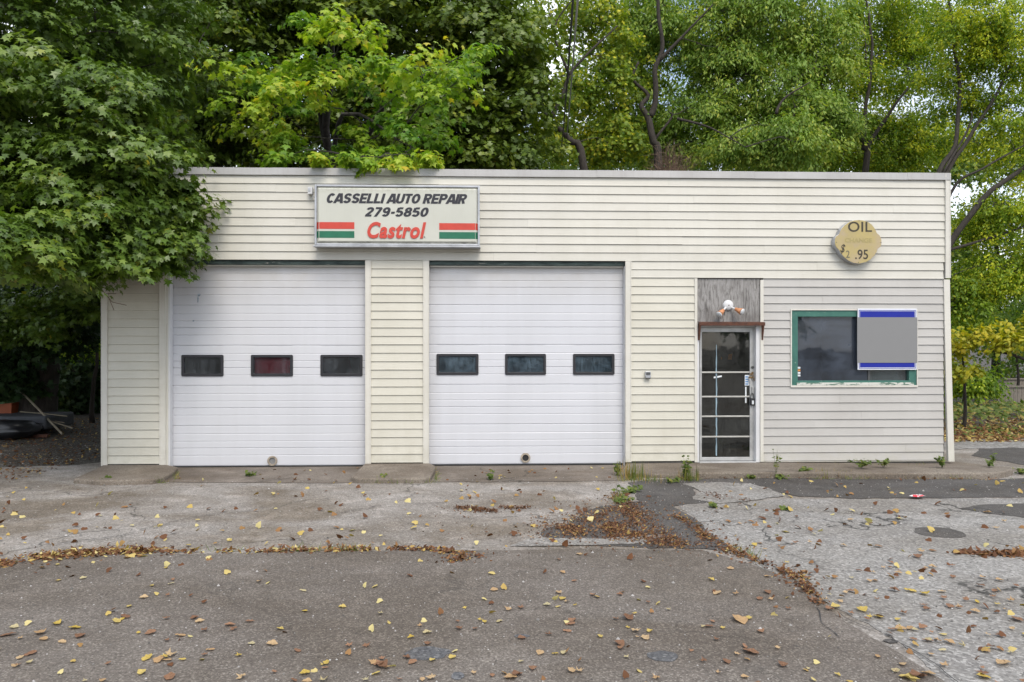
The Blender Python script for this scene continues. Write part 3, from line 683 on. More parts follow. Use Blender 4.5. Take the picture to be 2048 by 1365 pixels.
# hasp and chain, then the realtor lock box: separate things
hs = empty('door_chain', W(1505, 752, YD-.03)); tag(hs, 'rusty chain and hasp looped around the entrance door stile', 'chain')
c0 = W(1502, 748, YD-.045)
for k in range(9):
    a = k/8; p = Vector((c0.x - .01 + .075*a, c0.y, c0.z - .02 + .06*math.sin(a*5)*.6 - .05*a)); m = MB()
    pts = [p + Vector((.014*math.cos(R(q)), .006*math.sin(R(q))*(1 if k % 2 else -1), .010*math.sin(R(q)))) for q in range(0, 361, 40)]
    m.tube(pts, .0036, 5).build('chain_link', M['brass'], hs)
MB().box(c0.x-.035, c0.x+.03, c0.y+.0, c0.y+.02, c0.z-.075, c0.z-.045).build('hasp', M['brass'], hs, bevel=.003)
MB().box(c0.x-.03, c0.x-.008, c0.y-.01, c0.y+.018, c0.z-.12, c0.z-.078).build('padlock', M['alu'], hs, bevel=.004)
lb = empty('lock_box', W(1504, 812, YD-.04)); tag(lb, 'small black key lock box with a pale label hanging on the entrance door edge', 'lock box')
c0 = W(1504.5, 802, YD-.04)
MB().box(c0.x-.038, c0.x+.038, c0.y-.022, c0.y+.018, c0.z-.075, c0.z+.045).build('body', M['winframe'], lb, bevel=.008)
MB().tube([(c0.x-.024, c0.y, c0.z+.04), (c0.x-.024, c0.y, c0.z+.095), (c0.x, c0.y, c0.z+.118), (c0.x+.024, c0.y, c0.z+.095), (c0.x+.024, c0.y, c0.z+.04)], .006, 8).build('shackle', M['steel'], lb)
MB().box(c0.x-.012, c0.x+.018, c0.y-.0245, c0.y-.0225, c0.z-.055, c0.z+.005).build('label', M['paperw'], lb)
# rusty angle hood
MB().prism_x([(-.10, WZ(652, 1457)), (-.095, WZ(651.6, 1457)), (-.090, WZ(646.5, 1457)), (-.001, WZ(645, 1457)+.002), (-.001, WZ(645, 1457)+.008), (-.10, WZ(646, 1457)+.004)][::-1], WX(1395), WX(1526)).build('door_hood', M['rust'], gar, bevel=.002)
for px in (1395.5, 1521.5):
    x = WX(px); z = WZ(647, px); m = MB()
    m.box(x, x+.028, -.034, -.001 if px < 1500 else -.032, z-.27, z-.004)
    m.prism_x([(-.095, z-.03), (-.035, z-.265), (-.035, z-.225), (-.095, z-.004)][::-1], x+.002, x+.026)
    m.build('hood_bracket', M['rust'], gar, bevel=.002)

# ---- office window
win = MB()
Yw = .03
a0, a1, b0, b1 = wx0+.004, wx1-.004, wz0+.0, wz1-.0
ox0, ox1, oz0, oz1 = WX(1582.5), WX(1832), WZ(771, 1700), WZ(621.5, 1700)
ix0, ix1, iz0, iz1 = WX(1593.5, Yw), WX(1815, Yw), WZ(761.5, 1700, Yw), WZ(634, 1700, Yw)
def frame(mb, o, i, y0, y1):
    (x0, x1, z0, z1), (p0, p1, q0, q1) = o, i
    mb.box(x0, p0, y0, y1, z0, z1); mb.box(p1, x1, y0, y1, z0, z1); mb.box(p0, p1, y0, y1, q1, z1); mb.box(p0, p1, y0, y1, z0, q0); return mb
wf = frame(MB(), (ox0, ox1, oz0, oz1), (ix0, ix1, iz0, iz1), -.012, .10).build('window', M['green'], gar, bevel=.003)
frame(MB(), (wx0, wx1, wz0, wz1), (ox0, ox1, oz0, oz1), -.030, .0).build('window_trim', M['trim'], wf, bevel=.003)
MB().box(ix0-.02, ox1-.05, -.030, -.0125, oz0+.002, oz0+.045).build('window_sill', M['sill'], wf, bevel=.003)
mxx = WX(1738, Yw)
MB().box(mxx-.02, mxx+.02, Yw-.005, Yw+.03, iz0, iz1).build('mullion', M['steel'], wf, bevel=.002)
MB().box(ix0, mxx-.02, Yw+.01, Yw+.014, iz0, iz1).build('window_pane', M['glassoffice'] if 'glassoffice' in M else glass('office_glass', (.35, .4, .45), (.13, .155, .20), .9, 1.55, 1.2, False), wf)  # bluish haze over the left pane is put into its dirt colour
MB().box(mxx+.02, ix1, Yw+.01, Yw+.014, iz0, iz1).build('window_pane', M['glass'], wf)
MB().box(mxx+.03, ix1-.01, Yw+.12, Yw+.13, iz0, iz1).build('blind', M['curtain'], wf)
for k in range(4):
    z = WZ(736 + k*5.1, 1599, Yw); MB().box(WX(1594.5, Yw), WX(1601, Yw), Yw+.006, Yw+.009, z-.016, z+.014).build('sticker', M[['paperw', 'papero', 'paperw', 'paperw'][k]], wf)

# ---- lettering
def lettering(name, body, rect, Y, mat, parent, shear=0.0, offset=0.0, extrude=.003, bevel=0, rot=0, spacing=1.0, pcx=None):
    cu = bpy.data.curves.new('text', 'FONT'); cu.body = body; cu.size = 1; cu.shear = shear; cu.offset = offset; cu.extrude = .02; cu.space_character = spacing
    cu.resolution_u = 5; cu.bevel_depth = bevel
    o = bpy.data.objects.new('text', cu); COL.objects.link(o)
    dg = bpy.context.evaluated_depsgraph_get(); me = bpy.data.meshes.new_from_object(o.evaluated_get(dg))
    bpy.data.objects.remove(o); bpy.data.curves.remove(cu)
    n = len(me.vertices); co = np.empty(n*3); me.vertices.foreach_get('co', co); co = co.reshape(-1, 3)
    px0, px1, py0, py1 = rect; pc = (px0+px1)/2
    a = W(px0, (py0+py1)/2, Y); b = W(px1, (py0+py1)/2, Y); zt, zb = W(pc, py0, Y).z, W(pc, py1, Y).z
    mn, mxx_ = co.min(0), co.max(0)
    x = (co[:, 0]-mn[0])/(mxx_[0]-mn[0]) - .5; z = (co[:, 1]-mn[1])/(mxx_[1]-mn[1]) - .5
    x *= (b.x-a.x); z *= (zt-zb); y = -(co[:, 2]-mn[2])/max(1e-6, mxx_[2]-mn[2])*extrude
    if rot: x, z = x*math.cos(rot)-z*math.sin(rot), x*math.sin(rot)+z*math.cos(rot)
    out = np.stack([x, y, z], 1); me.vertices.foreach_set('co', out.ravel()); me.update(); me.name = name
    me.materials.clear(); me.materials.append(mat)
    pl = Vector((0, 0, 0)); p = parent
    while p is not None: pl += Vector(p.location); p = p.parent
    return link(name, me, parent, Vector(((a.x+b.x)/2, Y, (zt+zb)/2)) - pl)

# heavy slanted grotesque for the shop sign: every letter is built from thick strokes
def arc(cx_, cy_, rx, ry, a0, a1, n=14): return [(cx_+rx*math.cos(R(a0+(a1-a0)*k/n)), cy_+ry*math.sin(R(a0+(a1-a0)*k/n))) for k in range(n+1)]
bowl = [(.0, .895)] + arc(.34, .69, .18, .205, 90, -90, 10) + [(.0, .485)]
GL = {'C': [arc(.32,.5,.22,.395,42,318)], 'A': [[(.04,0),(.27,1)],[(.60,0),(.37,1)],[(.16,.27),(.48,.27)],[(.26,.93),(.38,.93)]],
      'S': [arc(.32,.70,.2,.195,15,270,12)+arc(.32,.295,.2,.195,90,-165,12)], 'E': [[(.1,0),(.1,1)],[(.1,.1),(.56,.1)],[(.1,.5),(.52,.5)],[(.1,.9),(.56,.9)]],
      'L': [[(.1,0),(.1,1)],[(.1,.1),(.53,.1)]], 'I': [[(.1,0),(.1,1)]], 'U': [[(.1,1)]+arc(.32,.32,.22,.22,180,360)+[(.54,1)]], 'T': [[(.0,.9),(.56,.9)],[(.28,0),(.28,.9)]],
      'O': [arc(.33,.5,.23,.395,0,360,24)], 'R': [[(.1,0),(.1,1)], bowl, [(.30,.5),(.50,0)]], 'P': [[(.1,0),(.1,1)], bowl],
      '2': [arc(.32,.70,.2,.195,170,-30,10)+[(.12,.12)],[(.05,.1),(.56,.1)]], '7': [[(.06,.9),(.56,.9)],[(.52,.88),(.22,0)]], '9': [arc(.32,.68,.2,.215,0,360,20), [(.52,.66)]+arc(.32,.35,.2,.25,0,-150,10)],
      '-': [[(.06,.42),(.36,.42)]], '5': [[(.52,.9),(.18,.9)],[(.17,.95),(.12,.47)], arc(.31,.33,.21,.23,135,-155,14)], '8': [arc(.32,.715,.18,.18,0,360,18), arc(.32,.30,.21,.20,0,360,18)], '0': [arc(.32,.5,.21,.395,0,360,24)]}
GW = {'I': .2, 'L': .54, 'T': .56, '-': .40, 'E': .57, 'A': .64}
def block_letters(body, rect, Y, mat, parent, slant=.24, tk=.225, gap=.035):
    V, F = [], []; x = 0; lay = 0
    for ch in body:
        if ch == ' ': x += .30; continue
        for path in GL[ch]:
            lay += 1; d = .0028 + .00025*(lay % 5); n = len(path); closed = n > 8 and math.dist(path[0], path[-1]) < 1e-6
            base = len(V)
            for i, p in enumerate(path):
                a = path[i-1] if i else (path[-2] if closed else path[0]); b = path[i+1] if i < n-1 else (path[1] if closed else path[-1])
                dx, dy = b[0]-a[0], b[1]-a[1]; L = math.hypot(dx, dy) or 1; nx, ny = -dy/L, dx/L
                for sg_ in (1, -1):
                    px_, pz_ = p[0]+nx*sg_*tk/2, p[1]+ny*sg_*tk/2
                    if n == 2 and abs(dx) > .02 and abs(dy) > .5: px_, pz_ = p[0]+sg_*tk*.54*(-1 if dy > 0 else 1), p[1]
                    for y in (-d, 0): V.append([x+px_+slant*pz_, y, min(1.0, max(0, pz_))])
            for i in range(n-1):
                a = base+4*i; c = a+4
                F += [(a, a+2, c+2, c), (a+1, c+1, c+3, a+3), (a, c, c+1, a+1), (a+2, a+3, c+3, c+2)]
            if not closed: F += [(base, base+1, base+3, base+2), (base+4*n-4, base+4*n-2, base+4*n-1, base+4*n-3)]
        x += GW.get(ch, .64) + gap
    V = np.array(V); px0, px1, py0, py1 = rect; pc = (px0+px1)/2
    a = W(px0, (py0+py1)/2, Y); b = W(px1, (py0+py1)/2, Y); zt, zb = W(pc, py0, Y).z, W(pc, py1, Y).z
    V[:, 0] = ((V[:, 0]-V[:, 0].min())/(V[:, 0].max()-V[:, 0].min())-.5)*(b.x-a.x); V[:, 2] = (V[:, 2]-.5)*(zt-zb)
    me = bpy.data.meshes.new('lettering'); me.from_pydata(V.tolist(), [], F); me.materials.append(mat)
    return link('lettering', me, parent, Vector(((a.x+b.x)/2, Y, (zt+zb)/2)) - Vector(parent.location))
# ---- main shop sign
M['signface'] = None
t = NT('aged_sign_plastic')
c = t.mix(t.ramp(t.noise(1.5, 4, vec=t.scaled(1, 1, 1)), [(.3, 0), (.7, 1)]), (.54, .54, .475), (.48, .48, .42))
c = t.mix(t.math('MULTIPLY', t.ramp(t.noise(4, 5, .6, t.scaled(14, 1, .6)), [(.5, 0), (.8, 1)]), .25), c, (.42, .43, .33))
sx = t.n('ShaderNodeSeparateXYZ'); t.l(t.pos, sx.inputs[0])
zS1 = WZ(374, 790, -.22); zS0 = WZ(489, 790, -.22)
mr = t.n('ShaderNodeMapRange'); t.l(sx.outputs['Z'], mr.inputs[0]); mr.inputs[1].default_value = zS1-.12; mr.inputs[2].default_value = zS1
c = t.mix(t.math('MULTIPLY', t.math('MULTIPLY', mr.outputs[0], t.ramp(t.noise(18, 6, .7), [(.4, 0), (.65, 1)])), .55), c, (.20, .19, .10))
mr = t.n('ShaderNodeMapRange'); t.l(sx.outputs['Z'], mr.inputs[0]); mr.inputs[1].default_value = zS0+.045; mr.inputs[2].default_value = zS0+.01
c = t.mix(t.math('MULTIPLY', mr.outputs[0], t.ramp(t.noise(7, 6, .7, t.scaled(.6, 1, 1)), [(.47, 0), (.62, 1)])), c, (.035, .035, .028))
t.bsdf(c, .35, 0, t.bump(t.noise(6, 3), .1, .005)); M['signface'] = t.m
M['signtext'] = simple('charcoal_letters', (.022, .022, .030), .6, var=.1)
M['signred'] = simple('sign_red', (.50, .05, .03), .45, var=.1); M['signgreen'] = simple('sign_green', (.010, .13, .068), .45, var=.1)
M['signalu'] = simple('sign_aluminium', (.42, .43, .45), .4, .4, var=.2, scale=5)
Ys = -.24
sg = empty('shop_sign', W(794, 495, -.1)); tag(sg, 'long rectangular lit box sign lettered CASSELLI AUTO REPAIR above the left garage door', 'sign')
sx0, sx1, sz0, sz1 = WX(629, Ys), WX(959.5, Ys), WZ(491.5, 794, Ys), WZ(370.5, 794, Ys)
MB().box(sx0+.01, sx1-.01, Ys+.035, -.022, sz0-.0, sz1-.01).build('cabinet', M['signalu'], sg, bevel=.004)
frame(MB(), (sx0, sx1, sz0, sz1), (sx0+.03, sx1-.03, sz0+.03, sz1-.03), Ys, Ys+.034).build('retainer_frame', M['signalu'], sg, bevel=.005)
# pan face: a raised centre with sloping sides
p0, p1, q0, q1 = sx0+.031, sx1-.031, sz0+.031, sz1-.031; s_ = .034
fm = MB(); yb, yf = Ys+.030, Ys-.004
fm.v = [(p0, yb, q0), (p1, yb, q0), (p1, yb, q1), (p0, yb, q1), (p0+s_, yf, q0+s_), (p1-s_, yf, q0+s_), (p1-s_, yf, q1-s_), (p0+s_, yf, q1-s_)]
fm.f = [(4,5,6,7), (0,1,5,4), (1,2,6,5), (2,3,7,6), (3,0,4,7), (3,2,1,0)]
fm.build('sign_face', M['signface'], sg, bevel=.006)
MB().box(sx0-.02, sx1+.012, Ys+.002, -.024, sz0-.022, sz0-.001).build('drip_edge', M['signalu'], sg, bevel=.003)
Yt = Ys - .0045
def s5(x0, x1, y0, y1): return (580+x0/4.876, 580+x1/4.876, 340+y0/4.876, 340+y1/4.876)
block_letters('CASSELLI AUTO REPAIR', s5(358, 1728, 233, 329), Yt, M['signtext'], sg)
block_letters('279-5850', s5(730, 1353, 366, 458), Yt, M['signtext'], sg)
o = lettering('lettering', 'Castrol', s5(755, 1328, 510, 671), Yt, M['signred'], sg, .26, .034, .012, spacing=1.10); o['label'] = 'raised red slanted word'
lettering('registered_mark', 'R', s5(1306, 1322, 650, 668), Yt, M['signtext'], sg, 0, 0, .002)
for (xa_, xb_, ya, yb2, mt) in ((285, 628, 514, 580, 'signred'), (285, 628, 601, 667, 'signgreen'), (1455, 1806, 518, 584, 'signred'), (1455, 1806, 605, 671, 'signgreen')):
    r_ = s5(xa_, xb_, ya, yb2); MB().box(WX(r_[0], Yt), WX(r_[1], Yt), Yt-.002, Yt, WZ(r_[3], 794, Yt), WZ(r_[2], 794, Yt)).build('stripe', M[mt], sg)
    left = xa_ < 1000; z0_, z1_ = WZ(r_[3], 794, Yt), WZ(r_[2], 794, Yt)
    m = MB(); xe, xo = (p0+s_, p0) if left else (p1-s_, p1)
    m.v = [(xo, yb-.002, z0_), (xe, yf-.002, z0_), (xe, yf-.002, z1_), (xo, yb-.002, z1_)]; m.v += [(x, y+.0015, z) for x, y, z in m.v]
    m.f = [(0,1,2,3), (7,6,5,4), (0,4,5,1), (1,5,6,2), (2,6,7,3), (3,7,4,0)]
    m.build('stripe', M[mt], sg)
jb = empty('junction_box', W(623, 392, -.02)); tag(jb, 'small white electrical box on the siding against the left edge of the shop sign', 'electrical box')
MB().box(WX(618.5), WX(627.5), -.11, -.022, WZ(391, 620), WZ(377, 620)).build('body', M['white'], jb, bevel=.005)
MB().box(WX(620), WX(624), -.118, -.111, WZ(386, 620), WZ(380, 620)).build('cover', M['signalu'], jb, bevel=.002)
MB().tube([W(625, 391, -.06), W(626, 394, -.06), W(630, 395, -.06)], .008, 6).build('conduit', M['signalu'], jb)

# ---- oil change sign
M['ochre'] = None
t = NT('faded_yellow_sign')
c = t.mix(t.ramp(t.noise(6, 5, .6), [(.35, 0), (.65, 1)]), (.42, .335, .13), (.36, .29, .145))
c = t.mix(t.math('MULTIPLY', t.ramp(t.noise(3, 3, .6), [(.5, 0), (.75, 1)]), .5), c, (.46, .36, .28))
t.bsdf(c, .5); M['ochre'] = t.m
M['ghost'] = simple('ghost_lettering', (.33, .277, .113), .6, var=.05); M['fadedblack'] = simple('faded_black', (.04, .032, .018), .6); M['greyed'] = simple('greyed_black', (.13, .12, .075), .6)
Yo = -.14
osn = empty('oil_change_sign', W(1717, 530, -.05)); tag(osn, 'faded yellow round-lobed sign reading OIL and $2 .95 above the office window', 'sign')
outl = [(820,215),(920,226),(1010,255),(1090,315),(1140,380),(1172,440),(1192,488),(1250,535),(1280,590),(1292,655),(1290,715),(1278,770),(1215,815),(1190,885),(1140,965),(1060,1045),(960,1100),(820,1130),(700,1113),(590,1060),(500,985),(435,905),(405,850),(345,785),(322,735),(316,670),(318,610),(340,560),(405,512),(425,450),(465,385),(530,315),(620,255),(720,222)]
pp = [W(1640+x/10.5, 420+y/10.5, Yo) for x, y in outl]; pf = [(p.x, p.z) for p in pp][::-1]
MB().prism_y(pf, Yo, Yo+.006).build('sign_face', M['ochre'], osn, bevel=.001)
ctr = (sum(p[0] for p in pf)/len(pf), sum(p[1] for p in pf)/len(pf))
MB().prism_y([(ctr[0]+(x-ctr[0])*1.012, ctr[1]+(z-ctr[1])*1.012) for x, z in pf], Yo+.0065, -.02).build('cabinet', M['signalu'], osn, bevel=.002)
def s1(x0, x1, y0, y1): return (1640+x0/10.5, 1640+x1/10.5, 420+y0/10.5, 420+y1/10.5)
lettering('lettering', 'OIL', s1(588, 1092, 250, 465), Yo-.0005, M['fadedblack'], osn, 0, .012, .002, spacing=1.05)
lettering('lettering', 'CHANGE', s1(520, 1095, 595, 685), Yo-.0005, M['ghost'], osn, 0, .02, .002)
lettering('lettering', '$', s1(438, 520, 720, 925), Yo-.0005, M['fadedblack'], osn, 0, .012, .002, rot=R(-14))
lettering('lettering', '2', s1(545, 625, 855, 1010), Yo-.0005, M['greyed'], osn, 0, .008, .002)
lettering('lettering', '.95', s1(738, 1008, 835, 1040), Yo-.0005, M['fadedblack'], osn, 0, .012, .002)
for (x, y) in ((820, 232), (345, 685), (1280, 690), (808, 1105)):
    c_ = W(1640+x/10.5, 420+y/10.5, Yo); MB().prism_y([(c_.x+.007*math.cos(R(a)), c_.z+.007*math.sin(R(a))) for a in range(0, 360, 45)], Yo-.004, Yo-.0005).build('screw', M['steel'], osn)

# ---- blue sign on the window
M['blue'] = simple('sign_blue', (.003, .013, .26), .75, var=.06); M['signwhite'] = simple('sign_white', (.66, .68, .72), .4, var=.04); M['signgrey'] = simple('sign_grey', (.20, .20, .20), .6, var=.01)
Yb = -.045
bs = empty('blue_sign', W(1774, 740, Yb)); tag(bs, 'blue sign with white borders and a blank grey middle fixed over the office window', 'sign')
bx0, bx1, bz0, bz1 = WX(1715.5, Yb), WX(1833.5, Yb), WZ(740, 1774, Yb), WZ(617.5, 1774, Yb)
MB().box(bx0, bx1, Yb, Yb+.008, bz0, bz1).build('board', M['signwhite'], bs, bevel=.001)
for (ya, yb2) in ((620.5, 635.2), (725.8, 737.5)):
    z0_, z1_ = WZ(yb2, 1774, Yb), WZ(ya, 1774, Yb)
    MB().box(bx0+.018, bx1-.018, Yb-.0025, Yb-.0002, z0_, z1_).build('blue_band', M['blue'], bs)
    up = ya < 700
    zz = z1_-.018 if up else z0_+.010
    m = MB().box(bx0+.034, bx1-.034, Yb-.0040, Yb-.0028, zz, zz+.007)
    for xx in (bx0+.028, bx1-.034): m.box(xx, xx+.006, Yb-.0040, Yb-.0028, *( (z0_, zz+.007) if up else (zz, z1_)))
    m.build('border_line', M['signwhite'], bs)
MB().box(bx0-.012, bx1+.006, Yb-.008, Yb-.0045, WZ(726, 1774, Yb), WZ(635, 1774, Yb)).build('grey_panel', M['signgrey'], bs)
for zz in (WZ(650, 1774, Yb), WZ(720, 1774, Yb)): MB().box(bx0+.2, bx1-.2, Yb+.0085, -.013, zz-.015, zz+.015).build('bracket', M['steel'], bs)

# ---- twin floodlight, small wall box
fl = empty('floodlight', W(1457, 612, -.01)); tag(fl, 'white twin floodlight holder with two peeling orange lamp heads above the entrance door', 'light fixture')
c0 = W(1456.5, 611, -.012)
m = MB(); 
for (r_, y) in ((.086, .016), (.086, 0.006), (.078, -.012), (.055, -.028), (.012, -.034)):
    m.v += [(c0.x+r_*math.cos(R(a)), c0.y+y, c0.z+r_*math.sin(R(a))) for a in range(0, 360, 20)]
for q in range(4): m.f += [(q*18+i, (q+1)*18+i, (q+1)*18+(i+1) % 18, q*18+(i+1) % 18) for i in range(18)]
m.f += [tuple(range(18))[::1], tuple(72+i for i in range(18))[::-1]]
m.build('base_plate', M['white'], fl, smooth=True)
MB().prism_y([(c0.x+.008*math.cos(R(a)), c0.z+.008*math.sin(R(a))) for a in range(0, 360, 45)], c0.y-.040, c0.y-.0345).build('screw', M['rust'], fl)
M['lampo'] = simple('peeling_orange_shade', (.46, .20, .09), .6, var=.5, scale=20); M['lampg'] = simple('lamp_lens', (.55, .57, .58), .2)
for sgn, dr in ((-1, Vector((-.72, -.50, -.62))), (1, Vector((.62, -.70, -.38)))):
    dr.normalize(); s0 = c0 + Vector((sgn*.045, -.02, -.035)); e = s0 + dr*.075
    MB().tube([s0, e], .016, 8).build('arm', M['white'], fl)
    h0 = e; h1 = e + dr*.045; h2 = e + dr*.13
    MB().tube([h0 - dr*.01, h0, h1, h2], [.012, .026, .034, .058], 14).build('lamp_head', M['lampo'], fl, smooth=True)
    MB().tube([h2 + dr*.001, h2 + dr*.012, h2 + dr*.02], [.056, .048, .02], 14).build('lens', M['lampg'], fl, smooth=True)
gb = empty('wall_outlet', W(1294, 758, -.02)); tag(gb, 'small grey outlet box on the siding between the right garage door and the entrance', 'outlet box')
MB().box(WX(1289), WX(1300), -.075, -.02, WZ(756, 1294), WZ(743, 1294)).build('body', M['signalu'], gb, bevel=.006)
MB().box(WX(1290.5), WX(1298.5), -.082, -.0755, WZ(750, 1294), WZ(744.5, 1294)).build('cover', M['steel'], gb, bevel=.003)
MB().box(WX(1290), WX(1293), -.07, -.03, WZ(758, 1294), WZ(756.2, 1294)).build('conduit', M['steel'], gb)
MB().box(WX(1296), WX(1299), -.07, -.03, WZ(758, 1294), WZ(756.2, 1294)).build('conduit', M['steel'], gb)

# ------------------------------------------------------------ VEGETATION
def norm(a): return a / np.maximum(1e-9, np.linalg.norm(a, axis=1, keepdims=True))
MAPLE_V = np.array([(0,0,0),(.27,-.12,-.03),(.24,.05,0),(.60,.08,-.07),(.40,.26,-.01),(.74,.56,-.10),(.36,.50,0),(.20,.62,.0),(0,1.0,-.10),
                    (-.20,.62,0),(-.36,.50,0),(-.74,.56,-.10),(-.40,.26,-.01),(-.60,.08,-.07),(-.24,.05,0),(-.27,-.12,-.03),(0,.30,.05)], float)
MAPLE_F = np.array([(16, i, (i+1) % 16) for i in range(16)])
MAPLE_V[:, :2] *= .85
SMAP_V = np.array([(0,0,0),(.50,.02,-.05),(.30,.24,0),(.60,.55,-.08),(.20,.50,.0),(0,.95,-.08),(-.20,.50,0),(-.60,.55,-.08),(-.30,.24,0),(-.50,.02,-.05)], float)
SMAP_F = np.array([(0,1,2),(0,2,4),(2,3,4),(0,4,5),(0,5,6),(0,6,8),(6,7,8),(0,8,9)])
OV_V = np.array([(0,0,0),(.26,.38,-.06),(0,1,-.10),(-.26,.38,-.06),(0,.4,.05)], float); OV_F = np.array([(4,0,1),(4,1,2),(4,2,3),(4,3,0)])
NAR_V = np.array([(0,0,0),(.19,.42,-.05),(0,1,-.12),(-.19,.42,-.05)], float); NAR_F = np.array([(0,1,2),(0,2,3)])
HEART_V = np.array([(0,0,0),(.30,-.10,-.03),(.48,.25,-.06),(.25,.70,-.05),(0,1,-.14),(-.25,.70,-.05),(-.48,.25,-.06),(-.30,-.10,-.03),(0,.4,.06)], float); HEART_F = np.array([(8, i, (i+1) % 8) for i in range(8)])
def leaf_obj(name, P, N, T, S, V, tmpl, mat, parent, pw):
    tv, tf = tmpl; n = len(P); k = len(tv)
    N = norm(N); T = norm(T - N * (T*N).sum(1, keepdims=True)); X = np.cross(T, N)
    co = P[:, None, :] + S[:, None, None] * (tv[None, :, 0:1]*X[:, None, :] + tv[None, :, 1:2]*T[:, None, :] + tv[None, :, 2:3]*N[:, None, :])
    co = co.reshape(-1, 3) - np.array(pw)
    fc = (tf[None] + (np.arange(n)*k)[:, None, None]).reshape(-1)
    me = bpy.data.meshes.new(name); nf = n*len(tf)
    me.vertices.add(n*k); me.vertices.foreach_set('co', co.astype(np.float32).ravel())
    me.loops.add(nf*3); me.loops.foreach_set('vertex_index', fc.astype(np.int32))
    me.polygons.add(nf); me.polygons.foreach_set('loop_start', (np.arange(nf)*3).astype(np.int32)); me.polygons.foreach_set('loop_total', np.full(nf, 3, np.int32))
    at = me.attributes.new('v', 'FLOAT', 'POINT'); at.data.foreach_set('value', np.repeat(np.clip(V, 0, 1), k).astype(np.float32))
    me.materials.append(mat); me.update(calc_edges=True); me.validate()
    return link(name, me, parent)
UP = np.array([0, 0, 1.0])
def clump_leaves(C, Rr, n, flat=.45, jit=.35, droop=.5, vbase=None, vjit=.18, under=.25, outd=None):
    """leaves of drooping sprays: C (m,3) centres, Rr (m,) radii, n leaves each"""
    m = len(C); idx = np.repeat(np.arange(m), n); k = len(idx)
    th = rng.uniform(0, 2*np.pi, k); ct = rng.uniform(-under, 1, k); st_ = np.sqrt(np.maximum(0, 1-ct*ct))
    D = np.stack([st_*np.cos(th), st_*np.sin(th), ct], 1)
    r = rng.uniform(.25, 1, k)**.45
    # lumpy spray outline: each clump has a few directions in which it reaches farther
    ph = rng.uniform(0, 2*np.pi, (m, 3))[idx]
    lump = 1 + .28*np.sin(3*th+ph[:, 0]) + .18*np.sin(5*th+ph[:, 1]) + .1*np.sin(9*th+ph[:, 2])
    rr = (r*lump)[:, None]*Rr[idx][:, None]
    sa = rng.uniform(0, 2*np.pi, m)[idx]; ca, sn = np.cos(sa), np.sin(sa); stf = rng.uniform(1.2, 1.9, m)[idx]
    off = D*rr*np.array([1, 1, flat]); u_ = (off[:, 0]*ca+off[:, 1]*sn)*stf; v_ = (-off[:, 0]*sn+off[:, 1]*ca)*.72
    tilt = rng.uniform(-.05, .55, m)[idx]*droop
    P = C[idx] + np.stack([u_*ca-v_*sn, u_*sn+v_*ca, off[:, 2]-tilt*u_], 1)
    P[:, 2] -= droop*Rr[idx]*.35*(r*st_)**2
    Hd = D.copy(); Hd[:, 2] = 0
    N = UP*.55 + Hd*.75 + D*np.array([0, 0, .35]) + rng.normal(0, jit, (k, 3))
    T = Hd*1.0 - UP*(.55*droop+.3) + rng.normal(0, .35, (k, 3))
    vb = (vbase if vbase is not None else rng.uniform(.3, .6, m))[idx]
    V = vb + rng.normal(0, vjit, k)
    return P, N, T, V, idx
def pt(px, py, Y): return np.array(W(px, py, Y))
def smooth_path(pts, k=4):
    out = []; n = len(pts)
    for i in range(n-1):
        p0, p1, p2, p3 = pts[max(0, i-1)], pts[i], pts[i+1], pts[min(n-1, i+2)]
        for j in range(k):
            t_ = j/k; out.append(.5*((2*p1)+(-p0+p2)*t_+(2*p0-5*p1+4*p2-p3)*t_*t_+(-p0+3*p1-3*p2+p3)*t_**3))
    out.append(pts[-1]); return out
